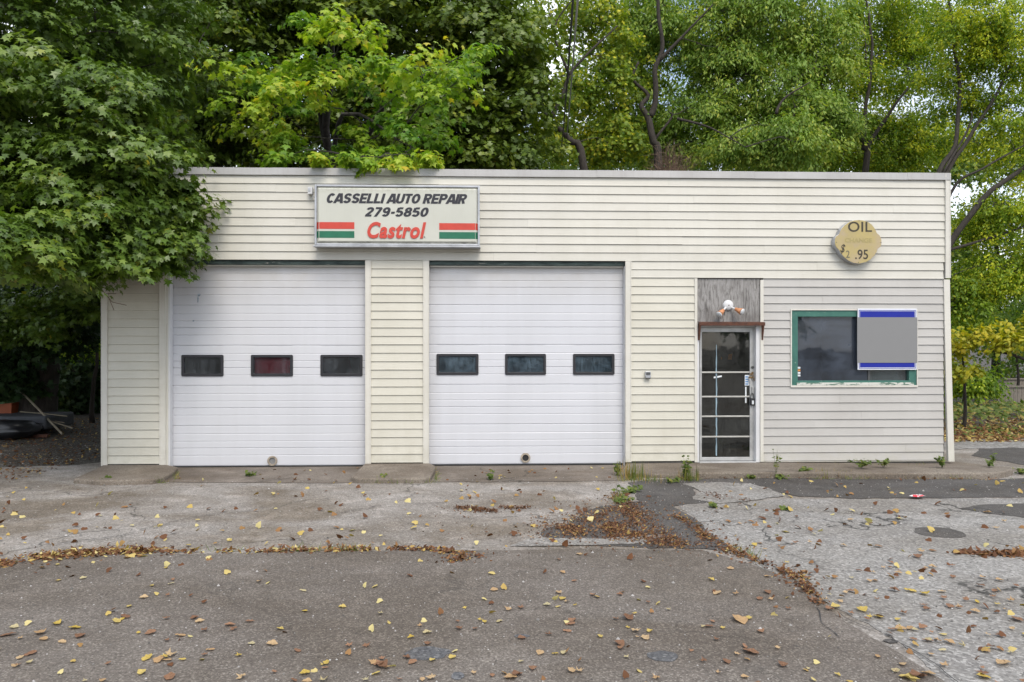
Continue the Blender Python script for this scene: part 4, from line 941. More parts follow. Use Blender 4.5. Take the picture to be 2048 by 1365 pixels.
def tree(name, label, base, limbs, blobs, tmpl, mat, leaf, nper, cR, barkm='bark', flat=.45, droop=.5, jit=.35, vr=(.3, .6), group=None, vjit=.18, cat='tree', under=.25, twigs=True, extra=None, gold=0, vtop=0):
    """base: world foot (x,y). limbs: lists of world points with radii. blobs: (px,py,Y,rx,ry,rz,count) crown lobes"""
    root = empty(name, (base[0], base[1], 0)); pw = (base[0], base[1], 0)
    tag(root, label, cat, group)
    tm = MB(); skeleton = []
    for pts, r0, r1 in limbs:
        pts = smooth_path([np.array(p, float) for p in pts]); L = len(pts)
        rad = [r0 + (r1-r0)*(i/(L-1))**.8 for i in range(L)]
        pts = [p + np.array([mnoise.noise(Vector(p)*1.1), mnoise.noise(Vector(p)*1.1+Vector((9, 0, 0))), 0])*min(.12, r0) if 0 < i else p for i, p in enumerate(pts)]
        tm.tube(pts, rad, 9); skeleton += pts[L//4:]
    tk = tm.build('trunk', M[barkm], root, smooth=True)
    C = []; RR = []
    for (px, py, Y, rx, ry, rz, cnt) in blobs:
        c = pt(px, py, Y)
        for _ in range(cnt):
            d = rng.normal(size=3); d /= np.linalg.norm(d); q = rng.uniform(.15, 1)**.5
            C.append(c + d*q*np.array([rx, ry, rz])); RR.append(cR*rng.uniform(.65, 1.35))
    if extra:
        for (px, py, Y, r) in extra: C.append(pt(px, py, Y)); RR.append(r)
    C = np.array(C); RR = np.array(RR)
    vb = rng.uniform(vr[0], vr[1], len(C))
    if vtop: vb += vtop*(C[:, 2]-C[:, 2].mean())/max(1, C[:, 2].std())*.1
    if gold: vb[rng.random(len(C)) < gold] += .35
    P, N, T, V, idx = clump_leaves(C, RR, nper, flat, jit, droop, vb, vjit, under)
    kp = ~((P[:, 1] < .3) & (P[:, 0] > -4) & (P[:, 2] < 4.62)); P, N, T, V, idx = P[kp], N[kp], T[kp], V[kp], idx[kp]
    S = leaf*rng.uniform(.65, 1.2, len(P))
    leaf_obj('crown', P, N, T, S, V, tmpl, M[mat], root, pw)
    if twigs and skeleton:
        sk = np.array(skeleton); bmb = MB()
        order = np.argsort([np.min(np.linalg.norm(sk-c, axis=1)) for c in C])
        for oi_ in order:
            c, r = C[oi_], RR[oi_]
            dd = np.linalg.norm((sk-c)*np.array([1, 1, 1.3]), axis=1) + np.maximum(0, sk[:, 2]-c[2])*1.5
            s = sk[np.argmin(dd)]; e = c + np.array([0, 0, -.05*r]); L = np.linalg.norm(e-s)
            if L < .2 or L > 4: continue
            mid = (s+e)/2 + np.array([rng.normal()*.07*L, rng.normal()*.07*L, .10*L])
            q1 = (s*.6+mid*.4) + rng.normal(size=3)*.03*L
            r0 = .007 + .007*L
            sk = np.vstack([sk, q1, mid])
            bmb.tube([s, q1, mid, e], [r0, r0*.8, r0*.55, .004], 5)
            for _ in range(2):
                d = rng.normal(size=3)*np.array([1, 1, .3]); d = d/np.linalg.norm(d)*r*.8; bmb.tube([mid*.3+e*.7, (mid*.1+e*.9)+d*.5, e+d], [r0*.4, .004, .002], 4)
        if bmb.v: bmb.build('branches', M[barkm], root)['kind'] = 'stuff'
    return root
ST_V = np.array([(0,0,0),(.42,.02,-.06),(.16,.28,0),(.55,.58,-.08),(0,.95,-.10),(-.55,.58,-.08),(-.16,.28,0),(-.42,.02,-.06)], float); ST_F = np.array([(0,1,2),(0,2,6),(2,3,4),(2,4,6),(4,5,6),(0,6,7)])
st = (ST_V, ST_F); mp, sm_, ov, na, he = (MAPLE_V, MAPLE_F), (SMAP_V, SMAP_F), (OV_V, OV_F), (NAR_V, NAR_F), (HEART_V, HEART_F)

# 1. the big dark maple at the left, its lower boughs hanging over the corner of the garage
bx, by = WX(75, 5.5), 5.5
T0 = np.array([bx, by, -.05])
tree('maple_tree', 'large dark green maple at the left whose boughs hang in front of the garage corner', (bx, by),
     [([T0, T0+[.1, -.1, 2], T0+[.3, -.3, 4.2], T0+[.4, -.4, 7.5], T0+[.3, -.6, 11]], .46, .14),
      ([T0+[.25, -.25, 3.4], T0+[1.2, -2.2, 4.8], T0+[2.1, -4.5, 5.0], pt(290, 420, -.6)], .2, .03),
      ([T0+[.25, -.25, 3.0], T0+[-.3, -2.5, 4.2], pt(40, 460, -1.2)], .17, .03),
      ([T0+[.3, -.3, 4.4], T0+[1.6, -2.0, 6.4], pt(260, 180, -.4)], .16, .03),
      ([T0+[.3, -.3, 5], T0+[-1.6, -2.6, 6.8], pt(-100, 120, -1)], .16, .03)],
     [(40,40,.5,2.2,1.6,1.5,52), (230,60,2.0,1.6,1.8,1.3,44), (90,230,-.6,1.5,1.2,.9,44), (230,300,-.8,.75,.9,.9,26),
      (90,400,-.8,1.4,1.3,.9,52), (255,430,-.9,.55,.7,.75,24), (318,395,-.55,.34,.4,.32,8), (322,490,-.6,.30,.35,.28,6), (90,500,-1.0,.9,.8,.35,26), (230,510,-.9,.55,.6,.32,14),
      (-220,250,0,2,2,2.5,40), (20,470,-2.4,.55,.6,.5,15), (40,640,3.6,1.1,1.0,.55,16), (130,600,3.0,1.2,1.0,.4,16), (330,150,4.5,1.6,2,1.6,30), (120,420,2.5,2.5,2.0,1.2,44), (100,-180,2,4,4,2.2,60)],
     sm_, 'leaf_maple', .105, 230, .48, flat=.42, droop=.75, jit=.30, vr=(.25, .62), vjit=.13, extra=[(370,375,-.6,.17),(375,445,-.6,.15),(345,535,-.6,.16),(290,545,-.7,.2),(385,395,-.6,.13),(240,540,-.9,.26),(385,465,-.6,.10)])
# 2. dense dark maple behind the middle of the roof
bx, by = WX(560, 10.5), 10.5; T0 = np.array([bx, by, -.05])
tree('maple_tree', 'tall dense dark maple behind the roof above the left garage door', (bx, by),
     [([T0, T0+[.1, 0, 4], T0+[.3, -.2, 8], T0+[.2, 0, 13]], .42, .12),
      ([T0+[.1, 0, 4.5], T0+[2.5, -1, 6.8], T0+[5.0, -1.5, 9.0]], .2, .04), ([T0+[.1, 0, 5], T0+[-2, -1, 7.5], T0+[-3.5, -1.5, 10]], .2, .04),
      ([T0+[.1, 0, 4.2], T0+[3.5, -1.5, 5.6], T0+[5.5, -1.5, 6.2]], .14, .03)],
     [(420,60,8.5,3,2.2,1.8,60), (620,0,9,3,2.5,2,60), (820,70,9,3,2.2,2.0,64), (960,170,9,1.9,1.8,2.0,60), (480,210,9.5,2.2,2,.9,26), (700,230,9.5,2.4,2,1.2,40), (860,290,9,2.2,2,1.0,44), (1000,60,9,1.2,1.5,1.6,26), (980,300,9.5,1.6,1.5,.7,24), (380,300,9.5,1.8,1.5,.6,26), (560,290,9.5,1.6,1.5,.5,14), (360,180,8.5,1.6,1.5,1.2,26), (600,-200,9,6,4,2.5,60), (640,130,10,3.5,2,2,40)],
     st, 'leaf_mapledark', .145, 200, .70, flat=.5, droop=.7, jit=.33, vr=(.2, .65), vjit=.14)
# 3. lime-coloured maple boughs hanging over the parapet
bx, by = WX(735, 9.6), 9.6; T0 = np.array([bx, by, -.05])
lime = [(600,45),(640,70),(690,75),(740,75),(610,110),(650,130),(600,160),(560,190),(480,150),(520,165),(530,215),(555,240),(580,270),(605,300),(560,320),(650,170),(700,130),(740,150),
        (780,140),(830,120),(870,150),(900,175),(930,125),(958,100),(860,190),(800,180),(740,200),(760,240),(800,265),(840,275),(875,285),(700,260),(690,310),(770,320),(730,290),(640,210),(480,245),(470,200),(840,230),(920,160),(560,150),(670,40),(795,335),(860,325),(720,325),(510,130),(585,220),(545,280),(610,190),(760,120),(810,150),(890,140)]
tree('maple_tree', 'lime yellow maple branches drooping over the parapet around the shop sign', (bx, by),
     [([T0, T0+[0, -.2, 3], T0+[-.2, -1.2, 5.2], T0+[-.4, -3.5, 6.6], pt(660, 110, 3.0), pt(640, 60, 1.5)], .24, .03),
      ([T0+[-.2, -1.2, 5.2], T0+[.3, -3.5, 6.0], pt(780, 190, 3), pt(880, 140, 1.5)], .12, .02),
      ([T0+[-.2, -1.2, 5.0], T0+[-.2, -4, 5.9], pt(690, 230, 3), pt(800, 280, 1.2)], .10, .015),
      ([T0+[-.4, -2.5, 6.0], pt(620, 170, 4), pt(560, 210, 2)], .09, .015)],
     [], mp, 'leaf_lime', .125, 105, .34, barkm='barkgrey', flat=.55, droop=.9, jit=.32, vr=(.15, .75), vjit=.14,
     extra=[(x+random.uniform(-12, 12), y+random.uniform(-10, 10), random.uniform(.4, 2.6), random.uniform(.24, .44)) for x, y in lime] + [(705,322,-.12,.20),(796,328,-.14,.24),(640,322,-.05,.16),(860,322,-.05,.16),(735,335,-.1,.10)])
# 4. airy olive tree with a leaning trunk
bx, by = WX(1185, 11), 11; T0 = np.array([bx, by, -.05])
tree('tree', 'airy olive green tree with a dark trunk leaning left above the middle of the roof', (bx, by),
     [([T0, pt(1172, 345, 11), pt(1138, 280, 11), pt(1100, 239, 10.8), pt(1080, 205, 10.6), pt(1060, 120, 10.5)], .16, .03),
      ([pt(1102, 239, 10.8), pt(1124, 191, 10.7), pt(1141, 143, 10.7), pt(1190, 95, 10.8), pt(1234, 51, 11)], .08, .02),
      ([pt(1138, 150, 10.7), pt(1108, 60, 10.6), pt(1150, -10, 10.5)], .05, .015), ([pt(1085, 215, 10.7), pt(1100, 165, 10.9), pt(1130, 150, 11)], .04, .015)],
     [(1070,90,11.8,.9,1.2,1.5,22), (1160,20,12.3,1.3,1.2,.9,24), (1215,80,12.3,.9,1,1.0,16), (1110,200,12.3,1.1,1,.8,20), (1200,190,12.8,1.1,1.2,.9,24), (1090,300,12.3,1.2,1,.4,14), (1230,290,12.8,1.0,1,.7,30),(1270,180,14.3,1.0,1,1.3,26),(1150,280,13.8,1.2,1,.5,16),(1100,-120,12.3,2,2,1,20)],
     st, 'leaf_olive', .115, 120, .50, flat=.7, droop=.6, jit=.5, vr=(.2, .7), vjit=.2, under=.6, gold=.06)
# 5. feathery mid green tree with a forked dark trunk
bx, by = WX(1325, 12), 12; T0 = np.array([bx, by, -.05])
tree('tree', 'wide feathery green tree with a crooked forked trunk, right of the middle of the roof', (bx, by),
     [([T0, pt(1318, 345, 12), pt(1308, 285, 12), pt(1295, 239, 12), pt(1279, 212, 12), pt(1298, 191, 12), pt(1270, 160, 12), pt(1278, 125, 12)], .17, .03),
      ([pt(1300, 232, 12), pt(1313, 203, 11.9), pt(1308, 143, 11.8), pt(1323, 102, 11.8), pt(1318, 34, 11.7), pt(1312, -40, 11.7)], .11, .05),
      ([pt(1318, 122, 11.8), pt(1350, 88, 11.6), pt(1382, 56, 11.5), pt(1425, 10, 11.3)], .07, .02),
      ([pt(1310, 280, 12), pt(1345, 235, 11.9), pt(1340, 225, 11.8)], .05, .02), ([pt(1553, 228, 9.5), pt(1572, 195, 9.5), pt(1620, 165, 9.4)], .05, .015),
      ([pt(1355, 238, 11), pt(1420, 255, 10.6), pt(1490, 295, 10.2)], .05, .012)],
     [(1400,60,13.8,1.9,1.5,1.5,58), (1530,50,13.8,2.0,1.7,1.5,64), (1470,170,13.8,1.9,1.5,1.3,56), (1600,190,13.3,1.5,1.5,1.4,54), (1580,290,11.8,1.4,1.2,.7,34), (1400,240,14.3,1.6,1.5,1.0,44), (1260,110,14.8,1.0,1.3,1.3,24), (1480,300,12.8,1.4,1.2,.5,26), (1250,250,14.8,1.2,1,.9,26),(1640,80,13.8,1.2,1.5,1.4,34),(1350,310,14.8,1.6,1,.4,22),(1660,250,13.3,.9,1,1.0,24),(1300,30,14.3,1.2,1,1,22),(1500,-120,13.3,4,3,1.2,40)],
     na, 'leaf_mid', .155, 290, .60, flat=.7, droop=1.0, jit=.5, vr=(.25, .65), vjit=.16, under=.5, gold=.02)
# 6. yellowing tree behind the office
bx, by = WX(1745, 13), 13; T0 = np.array([bx, by, -.05])
tree('tree', 'green and yellow speckled tree with a three-way fork above the oil change sign', (bx, by),
     [([T0, pt(1736, 345, 13), pt(1728, 292, 13), pt(1712, 255, 13), pt(1700, 200, 13)], .15, .03), ([pt(1728, 300, 13), pt(1752, 268, 12.9), pt(1795, 203, 12.7), pt(1830, 150, 12.6)], .10, .02),
      ([pt(1728, 300, 13), pt(1730, 230, 13), pt(1745, 120, 13), pt(1735, 0, 13)], .09, .03), ([pt(1733, 130, 13), pt(1728, 40, 13)], .03, .01)],
     [(1740,40,14.3,1.6,1.5,1.3,54), (1690,160,14.3,1.2,1.3,1.2,36), (1800,140,14.3,1.4,1.4,1.3,46), (1720,260,15.3,1.3,1.2,.6,24), (1800,280,14.8,1.3,1.2,.8,40), (1850,50,14.3,1.3,1.5,1.2,40), (1660,310,15.3,1.2,1,.5,24), (1780,320,14.8,1.8,1,.4,26), (1880,280,14.8,.9,1,.8,18),(1780,-120,14.3,3,3,1.2,30)],
     ov, 'leaf_yell', .11, 215, .50, flat=.75, droop=.6, jit=.55, vr=(.15, .65), vjit=.2, under=.6, gold=.12)
# 7. tree at the right edge with broad ascending limbs
bx, by = WX(1845, 9.6), 9.6; T0 = np.array([bx, by, -.05])
tree('tree', 'yellow-green tree right of the garage with broad limbs rising to the upper right', (bx, by),
     [([T0, pt(1852, 700, 9.6), pt(1880, 560, 9.5), pt(1905, 485, 9.4), pt(1965, 398, 9.2), pt(2050, 332, 9.0), pt(2180, 240, 8.8)], .15, .05),
      ([pt(1862, 640, 9.6), pt(1868, 450, 9.7), pt(1882, 345, 9.8), pt(1908, 290, 9.9), pt(1916, 172, 10), pt(1906, 100, 10), pt(1900, 0, 10)], .11, .03),
      ([pt(1872, 400, 9.7), pt(1915, 310, 9.8), pt(1980, 212, 9.7), pt(2030, 110, 9.6)], .08, .03),
      ([pt(1880, 450, 9.6), pt(1912, 368, 9.2), pt(1962, 338, 9), pt(2048, 290, 8.8)], .055, .02), ([pt(1885, 350, 9.7), pt(1935, 260, 9.8), pt(1945, 225, 9.8)], .04, .02), ([pt(1900, 500, 9.4), pt(2000, 470, 9.3), pt(2080, 440, 9.2)], .05, .02), ([pt(1990, 120, 9.7), pt(2048, 60, 9.4)], .03, .02)],
     [(1930,40,9.8,1.1,1.2,1.0,36), (2030,90,9.8,1.2,1.3,1.3,46), (1990,190,10.3,1.0,1.1,.9,24), (2060,260,9.3,1.0,1.2,1.0,30), (1880,190,10.8,.9,1,.9,20), (1990,300,10.3,.8,1,.5,12), (2000,410,9.8,.9,1.1,.7,24), (1970,560,9.8,1.0,1.1,.6,34), (2070,520,9.3,1.0,1.2,.9,34), (1950,470,10.3,.7,1,.6,20), (1910,600,10.3,.5,.8,.7,16), (1945,100,10.3,1,1,.9,26), (2200,300,9.3,2,2,3,60),(2000,-120,9.3,2.5,2.5,1,24)],
     ov, 'leaf_yell', .105, 175, .44, barkm='barkgrey', flat=.75, droop=.6, jit=.55, vr=(.2, .7), vjit=.2, under=.6, gold=.10)
# 8. golden shrub at the corner
bx, by = WX(1925, 5.0), 5.0; T0 = np.array([bx, by, -.05])
tree('redbud_shrub', 'bright yellow heart-leaved shrub beside the right corner of the garage', (bx, by),
     [([T0, T0+[.05, 0, 1.0], pt(1925, 700, 4.8)], .05, .015)],
     [(1935,690,4.6,.42,.5,.40,12), (1920,745,4.6,.36,.4,.28,9), (1960,675,4.4,.22,.3,.15,4)],
     he, 'leaf_gold', .088, 44, .24, flat=.8, droop=1.0, jit=.4, vr=(.2, .7), vjit=.2, cat='shrub')
bx, by = WX(2110, 4.0), 4.0; T0 = np.array([bx, by, -.05])
tree('redbud_shrub', 'bright yellow leafy branch reaching in at the right edge of the photo above the fence', (bx, by),
     [([T0, T0+[0, 0, 1.2], pt(2060, 725, 4.0), pt(2000, 705, 4), pt(1965, 700, 4)], .07, .012)],
     [(2035,680,3.8,.32,.4,.28,12), (2100,640,3.8,.5,.5,.5,12), (2005,685,3.8,.2,.2,.14,4)],
     he, 'leaf_gold', .09, 44, .24, flat=.8, droop=1.0, jit=.4, vr=(.2, .7), vjit=.2, cat='shrub')
# 9. understorey at the left, leaves coloured dark for shade; green undergrowth at the right
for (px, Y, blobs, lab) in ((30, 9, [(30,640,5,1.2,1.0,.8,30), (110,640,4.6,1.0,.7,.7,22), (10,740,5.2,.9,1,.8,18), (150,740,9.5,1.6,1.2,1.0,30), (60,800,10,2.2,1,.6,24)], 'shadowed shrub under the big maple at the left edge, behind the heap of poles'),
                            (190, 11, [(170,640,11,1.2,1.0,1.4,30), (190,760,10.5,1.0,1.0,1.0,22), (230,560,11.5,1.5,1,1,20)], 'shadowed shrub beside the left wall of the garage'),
                            (185, 7, [(185,680,7.5,.35,.5,.5,7)], 'sprig of light green leaves just left of the garage wall')):
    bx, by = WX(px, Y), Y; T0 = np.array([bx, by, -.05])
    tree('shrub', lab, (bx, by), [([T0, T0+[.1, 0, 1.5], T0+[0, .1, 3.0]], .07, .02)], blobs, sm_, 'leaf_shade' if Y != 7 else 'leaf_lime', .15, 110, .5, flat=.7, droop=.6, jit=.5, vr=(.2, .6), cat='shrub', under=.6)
for (px, Y, blobs, lab) in ((1925, 10, [(1930,760,10,.9,.8,.5,22), (1915,640,10,.9,.8,1.0,22), (1940,560,10.5,1.0,.8,.9,20)], 'green bush between the garage corner and the wooden fence'),
                            (2030, 13.5, [(2000,620,14,1.8,1,1.3,40), (2080,700,14,1.5,1,.7,24)], 'dense green bush behind the wooden fence at the right edge'),):
    bx, by = WX(px, Y), Y; T0 = np.array([bx, by, -.05])
    tree('shrub', lab, (bx, by), [([T0, T0+[.1, 0, 1.0], T0+[0, .1, 3.0]], .07, .02)], blobs, ov, 'leaf_yell' if Y < 12 else 'leaf_mid', .12, 190, .45, flat=.8, droop=.5, jit=.6, vr=(.1, .5), cat='shrub', under=.7)
# 10. the far row of trees
far = [(-250, 24, 'far broad tree behind the big maple, at the left edge'), (150, 26, 'far tree filling the gap behind the maple trunk left of the garage'), (620, 30, 'far dark tree behind the tall maple above the shop sign'),
       (1040, 28, 'far tree behind the leaning trunk at the middle of the roof'), (1230, 32, 'far tree in the gap between the leaning trunk and the forked trunk'), (1420, 30, 'far tree behind the feathery green tree'), (1620, 31, 'far tree between the feathery green tree and the speckled yellow tree'), (1800, 27, 'far tree behind the speckled yellow tree'), (1990, 30, 'far tree seen through the broad limbs right of the garage'), (2200, 26, 'far tree behind the fence at the right edge')]
for i, (px, Y, lab) in enumerate(far):
    x = WX(px, Y); T0 = np.array([x, Y, -.05])
    bl = [(px, 480, Y, 4.2, 2, 2.6, 46), (px-60, 640, Y, 3.6, 2, 1.8, 40), (px+90, 300, Y+1, 3.4, 2, 2.2, 26), (px+40, 130, Y+2, 4.5, 2, 2.6, 9), (px-120, 320, Y+1, 3.5, 1.5, 1.0, 20), (px+60, 780, Y, 4.0, 1.5, 1.4, 30)]
    tree('tree', lab, (x, Y), [([T0, T0+[.2, 0, 3], T0+[.1, 0, 7], T0+[0, 0, 11]], .28, .06), ([T0+[.2, 0, 4], T0+[1.8, 0, 7]], .12, .03), ([T0+[.2, 0, 4], T0+[-1.8, 0, 7.5]], .12, .03)],
         bl, sm_, 'leaf_far', .22, 110, .95, flat=.8, droop=.5, jit=.55, vr=(.2, .7), vjit=.2, under=.7, group='far trees behind the garage', twigs=False)
for (x, y, sc_, lab) in ((-15.5, 5.0, 1.0, 'unseen low-branched tree just outside the left edge, added to block side light'), (-13.8, 11.5, 1.1, 'dark tree standing in shade behind the big maple trunk'), (-9.4, 13.5, 1.0, 'dark tree in shade behind the left wall of the garage'), (-18, 10, 1.2, 'unseen tree farther left of the maple, added to block side light')):  # the two beyond the left edge are added to shut out side light
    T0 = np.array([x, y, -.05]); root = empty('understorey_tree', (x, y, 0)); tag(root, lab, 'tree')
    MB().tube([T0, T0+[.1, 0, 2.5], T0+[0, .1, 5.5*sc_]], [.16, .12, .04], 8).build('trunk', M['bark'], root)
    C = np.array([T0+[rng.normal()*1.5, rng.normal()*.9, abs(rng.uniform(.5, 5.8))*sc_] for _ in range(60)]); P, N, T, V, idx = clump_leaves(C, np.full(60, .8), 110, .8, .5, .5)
    leaf_obj('crown', P, N, T, .17*rng.uniform(.7, 1.2, len(P)), V, st, M['leaf_shade'], root, (x, y, 0))  # crown leaves carry shade in their colour
# parked cars across the lot, mirrored in the door panes
def car(x, y, col, lab):
    r_ = empty('parked_car', (x, y, 0)); tag(r_, lab, 'car', 'cars parked across the lot behind the viewer')
    side = [(-2.2,.35),(2.2,.35),(2.25,.75),(1.5,.95),(-1.9,1.0),(-2.25,.85)]
    cab = [(-1.7,.97),(1.25,.93),(.55,1.42),(-.9,1.46),(-1.45,1.25)]
    MB().prism_y([(x+a, b) for a, b in side], y-.85, y+.85).build('body', M[col], r_, bevel=.08, seg=3)
    MB().prism_y([(x+a, b) for a, b in cab], y-.70, y+.70).build('cabin', M['winframe'], r_, bevel=.06, seg=3)
    MB().prism_y([(x-.95,1.44),(x+.55,1.40),(x+.45,1.48),(x-.85,1.51)], y-.66, y+.66).build('roof', M[col], r_, bevel=.03)
    for a in (-1.4, 1.4):
        for b in (-.87, .67):
            MB().prism_y([(x+a+.33*math.cos(R(q)), .33+.33*math.sin(R(q))) for q in range(0, 360, 20)], y+b, y+b+.2).build('wheel', M['rubber'], r_, bevel=.02)
    return r_
M['carwhite'] = simple('pale_car_paint', (.55, .56, .58), .25, var=.03)
car(-9.5, -24, 'carblack', 'dark blue car mirrored in the left garage door panes'); car(1.2, -25, 'carwhite', 'pale car mirrored in the middle pane of the right garage door'); car(7.2, -23, 'carblack', 'dark car mirrored in the entrance door glass')
# trees across the road, seen only in the glass
for i, (x, y, s_) in enumerate(((-16, -42, 1.0), (-7, -46, 1.2), (2, -43, .9), (10, -47, 1.15), (19, -43, 1.0))):
    T0 = np.array([x, y, -.05]); root = empty('tree', (x, y, 0)); tag(root, ('leftmost', 'second', 'middle', 'fourth', 'rightmost')[i] + ' tree across the road mirrored in the glass', 'tree', 'trees across the road behind the viewer')
    MB().tube([T0, T0+[.2, 0, 4], T0+[0, 0, 9*s_]], [.35, .28, .1], 8).build('trunk', M['bark'], root)
    C = np.array([T0+[rng.normal()*2.6, rng.normal()*1.5, 3.0*s_+abs(rng.normal())*3.0*s_] for _ in range(60)]); P, N, T, V, idx = clump_leaves(C, np.full(60, 1.5), 45, .8, .5, .5)
    leaf_obj('crown', P, N, T, .6*rng.uniform(.7, 1.2, len(P)), V, na if False else ov, M['leaf_far'], root, (x, y, 0))

# dead twiggy brush over the roof
db = empty('dead_brush', W(1340, 350, 9.2)); tag(db, 'bare reddish brown dead brush sticking up behind the middle of the roof', 'brush')
M['twig'] = simple('dry_twig', (.15, .095, .065), .9, var=.3)
m = MB(); c0 = pt(1342, 400, 9.2)
for _ in range(260):
    a = rng.normal(0, .55); L = rng.uniform(.6, 1.75)*(1-.25*abs(a)); e = c0 + np.array([math.sin(a)*L*.75, rng.normal()*.4, math.cos(a)*L])
    mid = (c0+e)/2 + rng.normal(size=3)*.08; m.tube([c0+rng.normal(size=3)*.1, mid, e], [.007, .005, .0025], 3)
    for _ in range(3):
        q = mid + (e-mid)*rng.uniform(0, 1); m.tube([q, q+rng.normal(size=3)*np.array([.18, .12, .14])+[0, 0, .06]], [.004, .002], 3)
m.build('twigs', M['twig'], db)
# service cables coming forward over the roof
M['cable'] = simple('black_cable', (.02, .02, .02), .6); M['cableg'] = simple('grey_cable', (.30, .30, .29), .6)
def cable(pa, pb, sag, r_, mat, lab):
    a, b = Vector(pa), Vector(pb); m = MB()
    pts = [a.lerp(b, i/24) + Vector((0, 0, -sag*4*(i/24)*(1-i/24))) for i in range(25)]
    o = m.tube(pts, r_, 6).build('cable', M[mat], None); tag(o, lab, 'cable', 'service cables over the roof')
cable(W(1119, 325, 16), W(1150, -60, -3), .35, .016, 'cable', 'thin black overhead cable crossing the trees above the roof, left of the grey one')
cable(W(1131, 300, 16), W(1160, -60, -3), .12, .014, 'cableg', 'thin pale grey overhead cable crossing the trees above the roof, right of the black one')
# stray dead sprig on the left pier
tw = MB(); P0 = W(200, 590, -.35)
for pts in ([(200,575),(212,590),(225,605),(253,611)], [(212,588),(232,588)], [(218,597),(228,621)]):
    tw.tube([W(x, y, -.25-.1*i/3) for i, (x, y) in enumerate(pts)], .0045, 5)
o = tw.build('dead_twig', M['twig']); tag(o, 'bare brown twig hanging in front of the siding at the left corner', 'twig')

# ------------------------------------------------------------ fence, debris
t = NT('fence_wood'); oi = t.n('ShaderNodeObjectInfo').outputs['Random']
g = t.noise(12, 6, .7, t.scaled(2.5, 2.5, .4)); c = t.ramp(g, [(.3, (.12, .10, .085)), (.7, (.30, .265, .225))]); c = t.mix(t.math('MULTIPLY', oi, .4), c, (.17, .15, .125)); t.bsdf(c, .9, 0, t.bump(g, .4, .005)); M['fence'] = t.m
def fence(lab, px0, n, Y, pyt, pyb, wd, ang=0):
    x0 = WX(px0, Y); zt, zb = W(px0, pyt, Y).z, W(px0, pyb, Y).z
    f = empty('wooden_fence', (x0, Y, 0)); tag(f, lab, 'fence')
    me = MB().box(-wd/2, wd/2, 0, .022, 0, zt-zb-.05).mesh('picket', M['fence'])
    for i in range(n): link('picket', me, f, (i*(wd+.008)+wd/2, 0, zb+random.uniform(-.01, .01)))
    L = n*(wd+.008)
    MB().box(x0, x0+L, Y-.05, Y+.06, zt-.05, zt).build('top_rail', M['fence'], f)
    MB().box(x0, x0+L, Y-.03, Y-.001, zb-.05, zb+.05).build('bottom_rail', M['fence'], f)
    for i in range(int(L/2.2)+1): MB().box(x0+i*2.2, x0+i*2.2+.1, Y+.023, Y+.12, -.02, zt+.03).build('post', M['fence'], f)
fence('low weathered brown board fence behind the grass at the right edge', 1996, 34, 12.2, 772, 812, .125)
fence('greyer board fence standing farther back, its top showing over the brown fence', 2008, 30, 16.5, 757, 800, .14)

Yd_ = 4.2
bxm = empty('foam_block', W(45, 862, Yd_)); tag(bxm, 'dark grey slab-like cushion lying on the debris at the left edge', 'cushion')
a = W(-60, 861, Yd_); b = W(92, 833, Yd_)
M['foam'] = simple('charcoal_fabric', (.055, .058, .065), .85, var=.2); M['bag'] = simple('black_bag', (.012, .012, .014), .35, bump=.8, bscale=6); M['orange'] = simple('orange_plastic', (.30, .07, .02), .6)
MB().box(a.x, b.x, Yd_, Yd_+1.1, a.z, b.z).build('cushion', M['foam'], bxm, bevel=.05, seg=4)
MB().box(a.x+.04, b.x-.04, Yd_-.012, Yd_-.004, (a.z+b.z)/2-.006, (a.z+b.z)/2+.006).build('piping', M['bag'], bxm)
m = MB(); cc = W(10, 875, 3.9)
bm = bmesh.new(); bmesh.ops.create_icosphere(bm, subdivisions=4, radius=1)
for v in bm.verts:
    q = 1 + .22*mnoise.noise(v.co*1.6) + .08*mnoise.noise(v.co*5); v.co = Vector((v.co.x*.72*q, v.co.y*.45*q, max(-.9, v.co.z)*.20*q))
me = bpy.data.meshes.new('rubbish_bag'); bm.to_mesh(me); bm.free(); me.shade_smooth(); me.materials.append(M['bag'])
o = link('rubbish_bag', me, None, (cc.x, 4.0, .17)); tag(o, 'black rubbish bag slumped under the grey cushion at the left edge', 'bag')
a = W(-20, 826, 4.9); b = W(26, 806, 4.9)
o = MB().prism_y([(a.x, .0), (b.x-.05, .0), (b.x-.03, b.z-.02), (b.x, b.z), (a.x, b.z-.06)], 4.9, 5.3).build('plastic_crate', M['orange'], bevel=.015); tag(o, 'dull orange plastic tub half hidden behind the grey cushion', 'tub')
M['pole'] = simple('raw_wood_pole', (.20, .17, .12), .8, var=.3)
for i, (p, q, r_, lab) in enumerate((((29,771,4.9), (125,869,4.0), .022, 'long wooden pole leaning steeply across the debris heap'), ((40,824,4.6), (134,833,4.5), .014, 'thin wooden stick lying level on the debris, topmost of the heap'),
                         ((66,833,4.4), (145,857,4.3), .016, 'thin wooden stick sloping down to the right on the debris heap'), ((75,838,4.8), (128,846,4.4), .012, 'short thin stick under the sloping one in the debris heap'))):
    o = MB().tube([W(*p), (W(*p)+W(*q))/2+Vector((0, 0, .01)), W(*q)], r_, 8).build('wooden_pole', M['pole']); tag(o, lab, 'pole', 'poles on the debris heap')
o = MB().box(W(62,861,4.2).x, W(105,861,4.2).x, 4.0, 4.12, .0, .06).build('timber_offcut', M['rust'], bevel=.006); tag(o, 'reddish brown timber offcut on the ground at the foot of the poles', 'timber')

